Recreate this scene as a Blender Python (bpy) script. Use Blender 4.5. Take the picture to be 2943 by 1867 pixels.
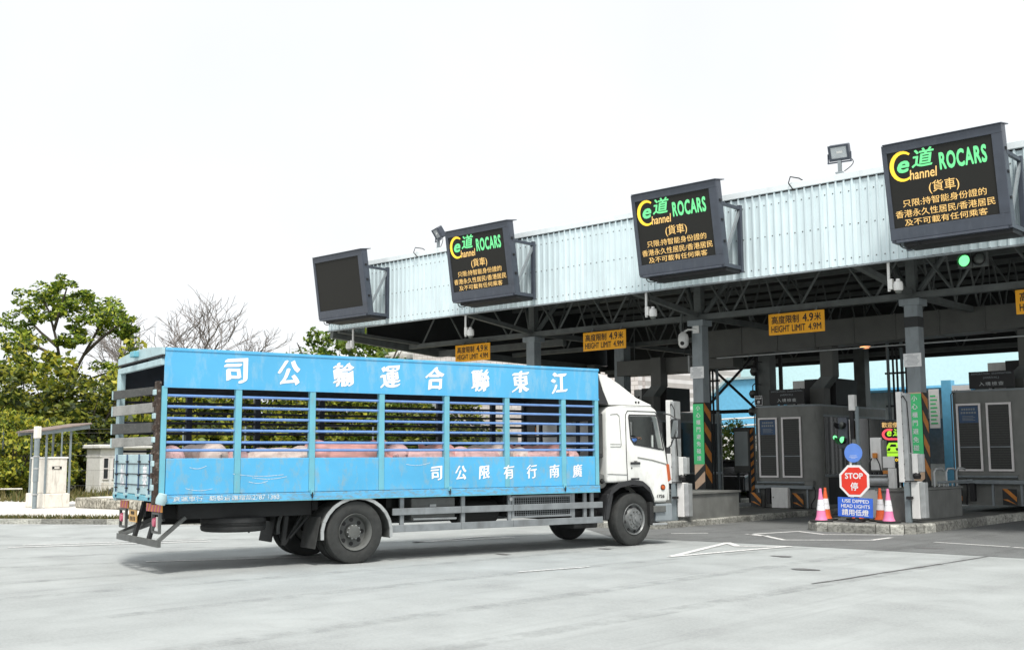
import bpy, bmesh, math, random
from mathutils import Vector, Matrix, Euler, geometry
random.seed(7)
for o in list(bpy.data.objects): bpy.data.objects.remove(o)
SC = bpy.context.scene
COL = SC.collection
PI = math.pi
# ------------------------------------------------------------------ camera
# world: X runs along the canopy front, Y runs down the lanes, Z up; metres
F_PX, W_PX = 3200.0, 2943.0
PITCH, ROLL, YAW = math.radians(6.753), math.radians(-.29), math.radians(42.121)
cam_d = bpy.data.cameras.new('camera'); cam = bpy.data.objects.new('camera', cam_d); COL.objects.link(cam)
cam_d.sensor_width = 36.0; cam_d.lens = 36.0 * F_PX / W_PX; cam_d.clip_start = .1; cam_d.clip_end = 2000
cam.matrix_world = (Matrix.Translation((0, 0, 1.65)) @ Matrix.Rotation(YAW, 4, 'Z') @ Matrix.Rotation(PI / 2 + PITCH, 4, 'X')
                    @ Matrix.Rotation(ROLL, 4, 'Z'))
SC.camera = cam
# ------------------------------------------------------------------ sky, sun, exposure
SUN_EL, SUN_AZ = math.radians(59), math.radians(134)          # azimuth measured from +Y towards +X
w = bpy.data.worlds.new('World'); SC.world = w; w.use_nodes = True
nt = w.node_tree; nt.nodes.clear()
sky = nt.nodes.new('ShaderNodeTexSky'); sky.sky_type = 'NISHITA'; sky.sun_disc = False
sky.sun_elevation = SUN_EL; sky.sun_rotation = SUN_AZ; sky.dust_density = 4.0; sky.air_density = 1.0
hs = nt.nodes.new('ShaderNodeHueSaturation'); hs.inputs['Saturation'].default_value = .25
mx = nt.nodes.new('ShaderNodeMix'); mx.data_type = 'RGBA'; mx.inputs[0].default_value = .82
mx.inputs[7].default_value = (5.75, 5.9, 6.02, 1)               # even cloud cover
bg = nt.nodes.new('ShaderNodeBackground'); bg.inputs['Strength'].default_value = .1
wo = nt.nodes.new('ShaderNodeOutputWorld')
nt.links.new(sky.outputs[0], hs.inputs['Color']); nt.links.new(hs.outputs[0], mx.inputs[6])
cl = nt.nodes.new('ShaderNodeTexNoise'); cl.inputs['Scale'].default_value = 2.2; cl.inputs['Detail'].default_value = 5        # faint cloud tone all over the sky
cr_ = nt.nodes.new('ShaderNodeMapRange'); cr_.inputs[1].default_value = .3; cr_.inputs[2].default_value = .7; cr_.inputs[3].default_value = .94; cr_.inputs[4].default_value = 1.06
vm = nt.nodes.new('ShaderNodeVectorMath'); vm.operation = 'SCALE'
nt.links.new(cl.outputs['Fac'], cr_.inputs[0]); nt.links.new(cr_.outputs[0], vm.inputs['Scale']); nt.links.new(mx.outputs[2], vm.inputs[0]); nt.links.new(vm.outputs[0], bg.inputs[0]); nt.links.new(bg.outputs[0], wo.inputs[0])
sd = bpy.data.lights.new('sun', 'SUN'); sd.energy = 2.1; sd.angle = math.radians(13); sd.color = (1, .96, .9)
so = bpy.data.objects.new('sun', sd); COL.objects.link(so)
sdir = Vector((math.sin(SUN_AZ) * math.cos(SUN_EL), math.cos(SUN_AZ) * math.cos(SUN_EL), math.sin(SUN_EL)))
so.rotation_euler = sdir.to_track_quat('Z', 'Y').to_euler(); so.location = (0, 0, 30)
VS = SC.view_settings
VS.view_transform = 'Standard'; VS.look = 'None'; VS.exposure = .92; VS.gamma = 1; VS.use_curve_mapping = False

# ------------------------------------------------------------------ helpers
def S(r, g, b):
    def c(x):
        x /= 255.0
        return x / 12.92 if x <= .04045 else ((x + .055) / 1.055) ** 2.4
    return (c(r), c(g), c(b))

MATS = {}
def mat(name, col, rough=.6, metal=0.0, amt=.12, scale=6.0, bump=0.0, bscale=40.0, coat=0.0, emit=None, estr=0.0,
        dirt=None, dscale=(1.2, 1.2, .35), dlim=(.52, .72), dmax=.5, spec=.5, trans=0.0):
    m = bpy.data.materials.new(name); m.use_nodes = True
    n = m.node_tree; b = n.nodes['Principled BSDF']
    b.inputs['Roughness'].default_value = rough; b.inputs['Metallic'].default_value = metal
    b.inputs['Specular IOR Level'].default_value = spec
    if coat: b.inputs['Coat Weight'].default_value = coat; b.inputs['Coat Roughness'].default_value = .12
    tc = n.nodes.new('ShaderNodeTexCoord')
    src = None
    if amt > 0:
        tx = n.nodes.new('ShaderNodeTexNoise'); tx.inputs['Scale'].default_value = scale; tx.inputs['Detail'].default_value = 6
        n.links.new(tc.outputs['Object'], tx.inputs['Vector'])
        r = n.nodes.new('ShaderNodeMapRange'); r.inputs[1].default_value = .3; r.inputs[2].default_value = .7
        n.links.new(tx.outputs['Fac'], r.inputs[0])
        mixn = n.nodes.new('ShaderNodeMix'); mixn.data_type = 'RGBA'
        mixn.inputs[6].default_value = tuple(max(0, c * (1 - amt)) for c in col) + (1,)
        mixn.inputs[7].default_value = tuple(min(1, c * (1 + amt)) for c in col) + (1,)
        n.links.new(r.outputs[0], mixn.inputs[0]); src = mixn.outputs[2]
        rr = n.nodes.new('ShaderNodeMapRange'); rr.inputs[3].default_value = max(.03, rough - .1); rr.inputs[4].default_value = min(1, rough + .1)
        n.links.new(tx.outputs['Fac'], rr.inputs[0]); n.links.new(rr.outputs[0], b.inputs['Roughness'])
    else:
        b.inputs['Base Color'].default_value = col + (1,)
    if dirt is not None:
        mp = n.nodes.new('ShaderNodeMapping'); mp.inputs['Scale'].default_value = dscale
        n.links.new(tc.outputs['Object'], mp.inputs['Vector'])
        t2 = n.nodes.new('ShaderNodeTexNoise'); t2.inputs['Scale'].default_value = 3.0; t2.inputs['Detail'].default_value = 9
        t2.inputs['Roughness'].default_value = .65
        n.links.new(mp.outputs[0], t2.inputs['Vector'])
        r2 = n.nodes.new('ShaderNodeMapRange'); r2.inputs[1].default_value = dlim[0]; r2.inputs[2].default_value = dlim[1]
        r2.inputs[4].default_value = dmax
        n.links.new(t2.outputs['Fac'], r2.inputs[0])
        m2 = n.nodes.new('ShaderNodeMix'); m2.data_type = 'RGBA'; m2.inputs[7].default_value = tuple(dirt) + (1,)
        if src: n.links.new(src, m2.inputs[6])
        else: m2.inputs[6].default_value = col + (1,)
        n.links.new(r2.outputs[0], m2.inputs[0]); src = m2.outputs[2]
    if src: n.links.new(src, b.inputs['Base Color'])
    if bump:
        t3 = n.nodes.new('ShaderNodeTexNoise'); t3.inputs['Scale'].default_value = bscale; t3.inputs['Detail'].default_value = 4
        n.links.new(tc.outputs['Object'], t3.inputs['Vector'])
        bp = n.nodes.new('ShaderNodeBump'); bp.inputs['Strength'].default_value = bump; bp.inputs['Distance'].default_value = .02
        n.links.new(t3.outputs['Fac'], bp.inputs['Height']); n.links.new(bp.outputs[0], b.inputs['Normal'])
    if emit:
        b.inputs['Emission Color'].default_value = tuple(emit) + (1,); b.inputs['Emission Strength'].default_value = estr
    if trans: b.inputs['Transmission Weight'].default_value = trans
    MATS[name] = m
    return m

def leaf_mat(name, cols, trans=.35):
    m = bpy.data.materials.new(name); m.use_nodes = True
    n = m.node_tree; b = n.nodes['Principled BSDF']; b.inputs['Roughness'].default_value = .55
    ge = n.nodes.new('ShaderNodeNewGeometry'); cr = n.nodes.new('ShaderNodeValToRGB')
    e = cr.color_ramp.elements
    for i, c in enumerate(cols):
        p = i / (len(cols) - 1)
        if i == 0: k = e[0]; k.position = 0
        elif i == len(cols) - 1: k = e[-1]; k.position = 1
        else: k = e.new(p)
        k.color = c + (1,)
    n.links.new(ge.outputs['Random Per Island'], cr.inputs[0]); n.links.new(cr.outputs[0], b.inputs['Base Color'])
    tr = n.nodes.new('ShaderNodeBsdfTranslucent'); n.links.new(cr.outputs[0], tr.inputs['Color'])
    ms = n.nodes.new('ShaderNodeMixShader'); ms.inputs[0].default_value = trans
    out = n.nodes['Material Output']
    n.links.new(b.outputs[0], ms.inputs[1]); n.links.new(tr.outputs[0], ms.inputs[2]); n.links.new(ms.outputs[0], out.inputs[0])
    MATS[name] = m
    return m

class MB:
    def __init__(s): s.v = []; s.f = []
    def add(s, vs, fs):
        k = len(s.v); s.v += [tuple(p) for p in vs]; s.f += [tuple(i + k for i in f) for f in fs]; return s
    BF = [(0, 3, 2, 1), (4, 5, 6, 7), (0, 1, 5, 4), (1, 2, 6, 5), (2, 3, 7, 6), (3, 0, 4, 7)]
    def box(s, x0, x1, y0, y1, z0, z1):
        return s.add([(x0, y0, z0), (x1, y0, z0), (x1, y1, z0), (x0, y1, z0), (x0, y0, z1), (x1, y0, z1), (x1, y1, z1), (x0, y1, z1)], MB.BF)
    def fbox(s, F, u0, u1, v0, v1, w0, w1):
        return s.add([F(*p) for p in ((u0, v0, w0), (u1, v0, w0), (u1, v1, w0), (u0, v1, w0), (u0, v0, w1), (u1, v0, w1), (u1, v1, w1), (u0, v1, w1))], MB.BF)
    def beam(s, p0, p1, w, h, up=(0, 0, 1)):
        p0 = Vector(p0); p1 = Vector(p1); d = (p1 - p0).normalized(); up = Vector(up)
        sd_ = d.cross(up)
        if sd_.length < 1e-4: sd_ = d.cross(Vector((1, 0, 0)))
        sd_.normalize(); u = sd_.cross(d).normalized(); a = sd_ * w / 2; b = u * h / 2
        return s.add([p0 - a - b, p0 + a - b, p0 + a + b, p0 - a + b, p1 - a - b, p1 + a - b, p1 + a + b, p1 - a + b], MB.BF)
    def tube(s, pts, r, n=8, cap=True):
        pts = [Vector(p) for p in pts]; k0 = len(s.v); rs = r if isinstance(r, (list, tuple)) else [r] * len(pts)
        ref = None; vs = []; fs = []
        for i, p in enumerate(pts):
            d = (pts[min(i + 1, len(pts) - 1)] - pts[max(i - 1, 0)]).normalized()
            if ref is None:
                ref = Vector((0, 0, 1)) if abs(d.z) < .9 else Vector((1, 0, 0))
            a = d.cross(ref)
            if a.length < 1e-5: a = d.cross(Vector((0, 1, 0)))
            a.normalize(); b = a.cross(d).normalized(); ref = b
            for j in range(n):
                t = 2 * PI * j / n; vs.append(p + (a * math.cos(t) + b * math.sin(t)) * rs[i])
        for i in range(len(pts) - 1):
            for j in range(n):
                fs.append((i * n + j, i * n + (j + 1) % n, (i + 1) * n + (j + 1) % n, (i + 1) * n + j))
        if cap:
            fs.append(tuple(reversed(range(n)))); fs.append(tuple((len(pts) - 1) * n + j for j in range(n)))
        return s.add(vs, fs)
    def lathe(s, prof, o, ax, n=24, a0=0.0, a1=2 * PI):
        o = Vector(o); ax = Vector(ax).normalized(); r0 = Vector((0, 0, 1)) if abs(ax.z) < .9 else Vector((1, 0, 0))
        a = ax.cross(r0).normalized(); b = ax.cross(a).normalized(); vs = []; fs = []; full = abs(a1 - a0 - 2 * PI) < 1e-6
        m = n if full else n + 1; L = len(prof)
        for j in range(m):
            t = a0 + (a1 - a0) * j / n
            for r, h in prof: vs.append(o + ax * h + (a * math.cos(t) + b * math.sin(t)) * r)
        for j in range(n):
            k = (j + 1) % m
            for i in range(L - 1): fs.append((j * L + i, j * L + i + 1, k * L + i + 1, k * L + i))
        return s.add(vs, fs)
    def prism(s, pts, ext):
        pts = [Vector(p) for p in pts]; e = Vector(ext); n = len(pts)
        return s.add(pts + [p + e for p in pts], [tuple(reversed(range(n))), tuple(range(n, 2 * n))] + [(i, (i + 1) % n, n + (i + 1) % n, n + i) for i in range(n)])
    def plate(s, outer, holes, F, t):
        """outer / holes are lists of (u, v); F maps (u, v, w) to a point; the plate runs from w=0 to w=t"""
        loops = [outer] + holes
        tri = geometry.tessellate_polygon([[Vector((u, v, 0)) for u, v in l] for l in loops])
        flat = [p for l in loops for p in l]; n = len(flat)
        vs = [F(u, v, 0) for u, v in flat] + [F(u, v, t) for u, v in flat]
        fs = [tuple(f) for f in tri] + [tuple(reversed([i + n for i in f])) for f in tri]
        k = 0
        for l in loops:
            for i in range(len(l)): j = (i + 1) % len(l); fs.append((k + i, k + j, n + k + j, n + k + i))
            k += len(l)
        return s.add(vs, fs)
    def mesh(s, name, smooth=False, angle=35):
        me = bpy.data.meshes.new(name); me.from_pydata(s.v, [], s.f)
        b = bmesh.new(); b.from_mesh(me); bmesh.ops.recalc_face_normals(b, faces=b.faces); b.to_mesh(me); b.free()
        if smooth:
            me.polygons.foreach_set('use_smooth', [True] * len(me.polygons)); me.set_sharp_from_angle(angle=math.radians(angle))
        me.update(); return me
    def build(s, name, m, parent=None, smooth=False, bevel=0.0, seg=2, label=None):
        me = s.mesh(name, smooth); me.materials.append(MATS[m] if isinstance(m, str) else m)
        o = bpy.data.objects.new(name, me); COL.objects.link(o)
        if parent: o.parent = parent
        if bevel:
            md = o.modifiers.new('bevel', 'BEVEL'); md.width = bevel; md.segments = seg; md.limit_method = 'ANGLE'; md.angle_limit = math.radians(40)
        if label: o['label'] = label
        return o

def tag(o, label=None, cat=None, group=None, kind=None):
    if label: o['label'] = label
    if cat: o['category'] = cat
    if group: o['group'] = group
    if kind: o['kind'] = kind
    return o
def empty(name, loc=(0, 0, 0), rz=0.0, label=None, cat=None, group=None, kind=None):
    o = bpy.data.objects.new(name, None); COL.objects.link(o); o.location = loc; o.rotation_euler = (0, 0, rz); o.empty_display_size = .2
    return tag(o, label, cat, group, kind)
def kids(o): return [c for c in bpy.data.objects if c.parent == o]
def copy_tree(o, parent=None, skip=()):
    c = o.copy(); COL.objects.link(c); c.parent = parent
    for ch in kids(o):
        if ch.name.split('.')[0] not in skip: copy_tree(ch, c, skip)
    return c
def box(name, m, parent, x0, x1, y0, y1, z0, z1, bevel=0.0, label=None):
    return MB().box(x0, x1, y0, y1, z0, z1).build(name, m, parent, bevel=bevel, label=label)
def inst(o, parent, loc, rot=None, scale=None, name=None):
    c = o.copy(); COL.objects.link(c); c.parent = parent; c.location = loc
    if rot is not None: c.rotation_euler = rot
    if scale is not None: c.scale = scale
    return c
def evaluated(o, name):
    dg = bpy.context.evaluated_depsgraph_get(); dg.update()
    me = bpy.data.meshes.new_from_object(o.evaluated_get(dg)); me.name = name
    return me

TEXT_CACHE = {}
def text_mesh(body, bold=0.0, depth=.003, shear=0.0, space=1.0, brush=False):
    k = (body, bold, depth, shear, space, brush)
    if k in TEXT_CACHE: return TEXT_CACHE[k]
    cu = bpy.data.curves.new('lettering', 'FONT'); cu.body = body; cu.size = 1; cu.offset = 0; cu.extrude = 0; cu.shear = shear
    cu.resolution_u = 3; cu.space_character = space; cu.align_x = 'LEFT'
    o = bpy.data.objects.new('tmp', cu); COL.objects.link(o)
    me = evaluated(o, 'lettering'); bpy.data.objects.remove(o); bpy.data.curves.remove(cu)
    if bold > 0:                                     # heavier strokes: the glyph laid over itself in a small ring
        vs = [v.co.copy() for v in me.vertices]; ps = [tuple(p.vertices) for p in me.polygons]; V = []; Fc = []
        for q in range(7):
            d = Vector((bold * math.cos(q), bold * math.sin(q), .004 * q)) if q else Vector((0, 0, 0))
            if q: d = Vector((bold * math.cos(q * PI / 3), bold * math.sin(q * PI / 3), .004 * q))
            if brush: d = Vector((bold * (q - 3) / 3, bold * (q - 3) / 3 * .45, .004 * q))
            k0 = len(V); V += [tuple(v + d) for v in vs]; Fc += [tuple(i + k0 for i in p) for p in ps]
        if brush: V = [(x + .03 * math.sin(y * 9), y + .1 * x + .02 * math.sin(x * 7), z) for x, y, z in V]
        me = bpy.data.meshes.new('lettering'); me.from_pydata(V, [], Fc)
    xs = [v.co.x for v in me.vertices]; ys = [v.co.y for v in me.vertices]
    TEXT_CACHE[k] = (me, min(xs), max(xs), min(ys), max(ys))
    return TEXT_CACHE[k]
def text(body, m, parent, o, ux, uy, h=None, wd=None, bold=.012, depth=.002, shear=0.0, name='lettering', space=1.0, brush=False):
    """writing centred on o, read along ux, upright along uy; h / wd are its outer height and width in metres"""
    me, x0, x1, y0, y1 = text_mesh(body, bold, .01, shear, space, brush)
    sy = h / (y1 - y0) if h else None; sx = wd / (x1 - x0) if wd else sy
    if sy is None: sy = sx
    n = me.copy(); n.materials.clear(); n.materials.append(MATS[m])
    ux = Vector(ux).normalized(); uy = Vector(uy).normalized(); uz = ux.cross(uy)
    M = Matrix(((ux.x, uy.x, uz.x, o[0]), (ux.y, uy.y, uz.y, o[1]), (ux.z, uy.z, uz.z, o[2]), (0, 0, 0, 1)))
    n.transform(M @ Matrix.Diagonal((sx, sy, .06, 1)) @ Matrix.Translation((-(x0 + x1) / 2, -(y0 + y1) / 2, 0)))
    ob = bpy.data.objects.new(name, n); COL.objects.link(ob); ob.parent = parent
    return ob
# ------------------------------------------------------------------ materials
def road_mat(name, col, dark, light):
    m = mat(name, col, rough=.85, amt=.16, scale=.9, bump=.7, bscale=120, dirt=dark, dscale=(.35, .35, 1), dlim=(.5, .62), dmax=.3)
    n = m.node_tree; b = n.nodes['Principled BSDF']; src = b.inputs['Base Color'].links[0].from_socket
    tc = n.nodes.new('ShaderNodeTexCoord'); t = n.nodes.new('ShaderNodeTexNoise'); t.inputs['Scale'].default_value = 28; t.inputs['Detail'].default_value = 8; t.inputs['Roughness'].default_value = .8
    n.links.new(tc.outputs['Object'], t.inputs['Vector'])
    r = n.nodes.new('ShaderNodeMapRange'); r.inputs[1].default_value = .42; r.inputs[2].default_value = .66; r.inputs[4].default_value = .6
    n.links.new(t.outputs['Fac'], r.inputs[0])
    x = n.nodes.new('ShaderNodeMix'); x.data_type = 'RGBA'; x.inputs[7].default_value = light + (1,)
    n.links.new(r.outputs[0], x.inputs[0]); n.links.new(src, x.inputs[6])
    # tyre marks and oily wheel tracks: long streaks
    mp = n.nodes.new('ShaderNodeMapping'); mp.inputs['Scale'].default_value = (1.6, .07, 1); mp.inputs['Rotation'].default_value = (0, 0, .3)
    n.links.new(tc.outputs['Object'], mp.inputs['Vector'])
    t2 = n.nodes.new('ShaderNodeTexNoise'); t2.inputs['Scale'].default_value = 2.2; t2.inputs['Detail'].default_value = 10; t2.inputs['Roughness'].default_value = .75; n.links.new(mp.outputs[0], t2.inputs['Vector'])
    r2 = n.nodes.new('ShaderNodeMapRange'); r2.inputs[1].default_value = .53; r2.inputs[2].default_value = .66; r2.inputs[4].default_value = .28
    n.links.new(t2.outputs['Fac'], r2.inputs[0])
    y = n.nodes.new('ShaderNodeMix'); y.data_type = 'RGBA'; y.inputs[7].default_value = dark + (1,)
    n.links.new(r2.outputs[0], y.inputs[0]); n.links.new(x.outputs[2], y.inputs[6]); n.links.new(y.outputs[2], b.inputs['Base Color'])
    return m
road_mat('road_pale', (.345, .368, .363), (.22, .23, .23), (.46, .48, .475))
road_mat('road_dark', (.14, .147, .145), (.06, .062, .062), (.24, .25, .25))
mat('pavement_conc', (.62, .6, .56), .85, amt=.15, scale=1.2, dirt=(.3, .28, .24), dlim=(.5, .75), dmax=.5, dscale=(1, 1, 1), bump=.3)
mat('soil', (.12, .11, .05), .95, amt=.4, scale=3, bump=.6, bscale=20)
mat('kerb_conc', (.3, .3, .27), .85, amt=.35, scale=7, dirt=(.07, .07, .06), dscale=(5, 5, 8), dlim=(.45, .65), dmax=.75, bump=.4)
mat('white_paint', (.72, .72, .7), .7, amt=.12, scale=14, dirt=(.3, .31, .31), dscale=(6, 6, 1), dlim=(.47, .62), dmax=.8)
mat('crack_tar', (.12, .12, .12), .8, amt=.3, scale=30)
mat('concrete', (.16, .165, .155), .8, amt=.18, scale=2.5, dirt=(.12, .12, .11), dscale=(2, 2, .5), dmax=.6, bump=.25, bscale=70)
mat('booth_grey', (.185, .19, .178), .6, amt=.12, scale=3, dirt=(.1, .1, .095), dscale=(2, 2, .5), dmax=.5, bump=.08)
mat('steel_grey', (.22, .25, .265), .5, amt=.12, scale=3, dirt=(.13, .14, .14), dmax=.5, dscale=(3, 3, .6))
mat('truss_grey', (.095, .105, .102), .6, amt=.2, scale=4)
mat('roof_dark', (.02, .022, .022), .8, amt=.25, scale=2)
mat('fascia_paint', (.665, .78, .81), .42, amt=.06, scale=1.0, dirt=(.5, .58, .6), dscale=(3, 3, .2), dlim=(.48, .72), dmax=.65)
def vary(m, lo, hi):
    n = m.node_tree; b = n.nodes['Principled BSDF']; src = b.inputs['Base Color'].links[0].from_socket; oi = n.nodes.new('ShaderNodeObjectInfo')
    r = n.nodes.new('ShaderNodeMapRange'); r.inputs[3].default_value = lo; r.inputs[4].default_value = hi; n.links.new(oi.outputs['Random'], r.inputs[0])
    v = n.nodes.new('ShaderNodeVectorMath'); v.operation = 'SCALE'; n.links.new(src, v.inputs[0]); n.links.new(r.outputs[0], v.inputs['Scale']); n.links.new(v.outputs[0], b.inputs['Base Color'])
vary(MATS['fascia_paint'], .92, 1.04); vary(MATS['kerb_conc'], .7, 1.6)
mat('flashing', (.72, .78, .8), .45, amt=.06, scale=2, dirt=(.45, .48, .5), dmax=.4)
mat('sign_case', (.055, .065, .085), .4, amt=.12, scale=4, dirt=(.1, .11, .13), dmax=.5, dscale=(2, 2, .5))
mat('sign_screen', (.022, .022, .02), .75, amt=.1, scale=60, spec=.25)
mat('black', (.012, .012, .013), .6, amt=.1)
mat('rubber', (.022, .023, .023), .75, amt=.3, scale=8, bump=.2, bscale=90)
mat('rubber_dusty', (.03, .032, .031), .85, amt=.3, scale=8, dirt=(.055, .055, .05), dmax=.5, dscale=(4, 4, 4))
mat('steel_dusty', (.1, .105, .1), .55, amt=.25, scale=6, dirt=(.06, .06, .06), dmax=.6, dscale=(4, 4, 4))
mat('galv', (.4, .42, .42), .4, .3, amt=.15, scale=6, dirt=(.2, .2, .2), dmax=.5)
mat('rim_steel', (.2, .21, .21), .45, .4, amt=.2, scale=7, dirt=(.08, .08, .08), dmax=.6, dscale=(5, 5, 5))
mat('guard_rail', (.23, .25, .26), .5, .3, amt=.18, scale=5, dirt=(.12, .12, .12), dmax=.6)
mat('under_black', (.014, .015, .015), .8, amt=.3, scale=5)
BLUE = (.08, .4, .68)
mat('truck_blue', BLUE, .38, amt=.07, scale=.8, coat=.25, dirt=(.36, .52, .58), dscale=(1.6, 1.6, .6), dlim=(.5, .7), dmax=.48, bump=.3, bscale=2.2)
mat('truck_lower', BLUE, .42, amt=.09, scale=1.2, coat=.15, dirt=(.27, .36, .36), dscale=(2.2, 2.2, 1.1), dlim=(.5, .68), dmax=.62, bump=.35, bscale=2.5)
mat('truck_sill', (.1, .4, .66), .5, amt=.12, scale=3, dirt=(.2, .25, .26), dscale=(3, 3, 9), dlim=(.46, .62), dmax=.75, bump=.3, bscale=6)
mat('truck_post', (.14, .42, .52), .45, amt=.1, scale=3, dirt=(.25, .3, .3), dscale=(5, 5, 1.2), dmax=.5)
mat('truck_pale', (.4, .55, .58), .5, amt=.1, scale=3, dirt=(.25, .28, .28), dmax=.5, dscale=(3, 3, 3))
mat('rail_blue', (.14, .28, .58), .2, .0, amt=.12, scale=5, coat=1.0)
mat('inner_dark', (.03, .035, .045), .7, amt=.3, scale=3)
mat('rust', (.045, .03, .022), .9, amt=.5, scale=12, dirt=(.28, .25, .22), dscale=(6, 6, 6), dmax=.7, bump=.6, bscale=40)
mat('wood_dark', (.06, .062, .058), .8, amt=.35, scale=2, dirt=(.14, .135, .12), dscale=(.6, 3, 12), dmax=.7, bump=.3)
mat('wood_pale', (.3, .3, .28), .8, amt=.25, scale=2, dirt=(.14, .13, .12), dscale=(.6, 3, 12), dmax=.7, bump=.3)
mat('letter_white', (.85, .84, .86), .5, amt=.05)
mat('letter_worn', (.62, .68, .7), .6, amt=.1, dirt=BLUE, dscale=(12, 12, 12), dlim=(.5, .6), dmax=.8)
mat('cab_white', (.78, .79, .76), .3, amt=.04, scale=2, coat=.5, dirt=(.5, .49, .45), dmax=.5, dscale=(2, 2, 1.2), dlim=(.52, .74))
mat('trim_black', (.025, .026, .028), .5, amt=.1)
mat('glass_dark', (.02, .025, .025), .08, amt=0, spec=.6)
mat('mirror_glass', (.5, .53, .55), .05, .9, amt=0)
mat('amber', (.5, .1, .02), .3, amt=.05)
mat('lamp_red', (.6, .1, .18), .35, amt=.05)
mat('reflect_orange', (.75, .3, .06), .5, amt=.08)
mat('reflect_red', (.62, .1, .2), .5, amt=.08)
mat('plate_yellow', (.68, .4, .13), .5, amt=.12, scale=12)
mat('pig_skin', (.9, .56, .54), .6, amt=.14, scale=4, dirt=(.34, .2, .17), dscale=(2.5, 2.5, 2.5), dmax=.6, bump=.1)
mat('pig_rosy', (.84, .42, .38), .6, amt=.16, scale=4, dirt=(.66, .45, .4), dscale=(2, 2, 2), dmax=.5, bump=.1)
mat('pig_pale', (.93, .74, .66), .6, amt=.12, scale=4, dirt=(.42, .26, .22), dscale=(2.5, 2.5, 2.5), dmax=.6, bump=.1)
mat('skin', (.5, .27, .18), .55, amt=.06)
mat('hair', (.012, .011, .01), .6, amt=.2)
mat('shirt_blue', (.09, .24, .7), .8, amt=.12, scale=12)
mat('trousers', (.03, .03, .04), .8, amt=.2)
mat('banner_green', (.08, .66, .24), .6, amt=.07, scale=4)
mat('hazard_orange', (.55, .2, .03), .6, amt=.15, scale=6, dirt=(.2, .1, .04), dmax=.5, dscale=(5, 5, 5))
mat('hazard_pale', (.72, .5, .34), .6, amt=.1, scale=6)
mat('hazard_black', (.02, .022, .022), .6, amt=.2)
mat('limit_yellow', (.95, .42, .004), .5, amt=.08, scale=3)
mat('stop_red', (.75, .045, .025), .4, amt=.04)
mat('sign_blue', (.04, .14, .62), .4, amt=.05)
mat('round_blue', (.12, .26, .72), .45, amt=.07, scale=6)
mat('sign_white', (.8, .8, .8), .45, amt=.03)
mat('machine_white', (.72, .72, .7), .4, amt=.05, dirt=(.45, .45, .43), dmax=.4, dscale=(3, 3, .7))
mat('frame_white', (.78, .75, .74), .4, amt=.05)
mat('mesh_dark', (.05, .052, .048), .6, amt=.2, scale=50)
mat('notice_navy', (.03, .07, .15), .5, amt=.15, scale=8)
mat('led_green', (.02, .3, .1), .5, amt=0, emit=S(140, 245, 165), estr=.42)
mat('led_amber', (.4, .25, .05), .5, amt=0, emit=S(255, 210, 140), estr=.42)
mat('led_yellow', (.5, .35, .02), .5, amt=0, emit=S(255, 205, 60), estr=.55)
mat('led_red', (.5, .05, .08), .5, amt=0, emit=S(255, 90, 100), estr=.5)
mat('led_lime', (.3, .5, .02), .5, amt=0, emit=S(170, 235, 60), estr=.5)
mat('lens_green', (.05, .5, .2), .3, amt=0, emit=S(120, 255, 150), estr=.9)
mat('lens_off', (.12, .13, .12), .25, amt=.1)
mat('lamp_warm', (.8, .4, .2), .4, amt=0, emit=S(255, 170, 110), estr=2.2)
mat('flood_glass', (.55, .58, .6), .15, .4, amt=.1)
mat('cone_pink', (.78, .22, .42), .55, amt=.06)
mat('cone_orange', (.75, .12, .03), .55, amt=.08)
mat('cone_white', (.8, .8, .82), .5, amt=.05, dirt=(.5, .5, .5), dmax=.4, dscale=(6, 6, 6))
mat('duct_grey', (.09, .092, .085), .55, amt=.15, scale=2)
mat('tile_wall', (.78, .73, .71), .5, amt=.06, scale=2)
mat('cyan_wall', (.6, .86, .9), .5, amt=.04)
mat('blue_wall', (.16, .5, .76), .5, amt=.08)
mat('wall_white', (.78, .78, .75), .6, amt=.06, dirt=(.5, .47, .4), dscale=(1.5, 1.5, .4), dmax=.5)
mat('plaster_pale', (.74, .71, .64), .75, amt=.08, dirt=(.3, .25, .2), dscale=(3, 3, .5), dlim=(.52, .75), dmax=.7)
mat('moss_stone', (.42, .4, .34), .9, amt=.4, scale=5, dirt=(.06, .055, .04), dscale=(5, 5, 3), dlim=(.45, .6), dmax=.85, bump=.5, bscale=25)
mat('tin_roof', (.2, .16, .14), .6, amt=.3, scale=5, dirt=(.18, .08, .05), dscale=(6, 1, 1), dmax=.7)
mat('slate', (.06, .062, .065), .6, amt=.35, scale=4)
mat('pipe_grey', (.2, .24, .255), .5, amt=.12)
mat('window_dark', (.03, .035, .04), .15, amt=.15)
mat('window_pale', (.4, .44, .44), .15, amt=.2, scale=1.0)
mat('bark', (.07, .058, .045), .9, amt=.4, scale=8, bump=.6, bscale=20)
mat('bark_pale', (.23, .21, .2), .9, amt=.3, scale=8)
mat('car_black', (.015, .016, .018), .2, amt=.05, coat=.6)
leaf_mat('leaf_tree', [(.015, .035, .006), (.04, .08, .012), (.12, .21, .02), (.26, .36, .03), (.46, .5, .045), (.17, .27, .025)])
leaf_mat('leaf_bush', [(.015, .03, .006), (.05, .08, .015), (.14, .21, .02), (.34, .38, .035), (.56, .5, .06), (.22, .3, .03)])
leaf_mat('leaf_dark', [(.012, .025, .006), (.03, .05, .01), (.09, .13, .02), (.3, .3, .03), (.14, .18, .02)])
leaf_mat('leaf_ever', [(.03, .08, .012), (.1, .18, .02), (.22, .28, .03), (.07, .13, .016)])
leaf_mat('leaf_grass', [(.04, .06, .01), (.12, .12, .03), (.2, .16, .06), (.07, .09, .015)])

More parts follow.
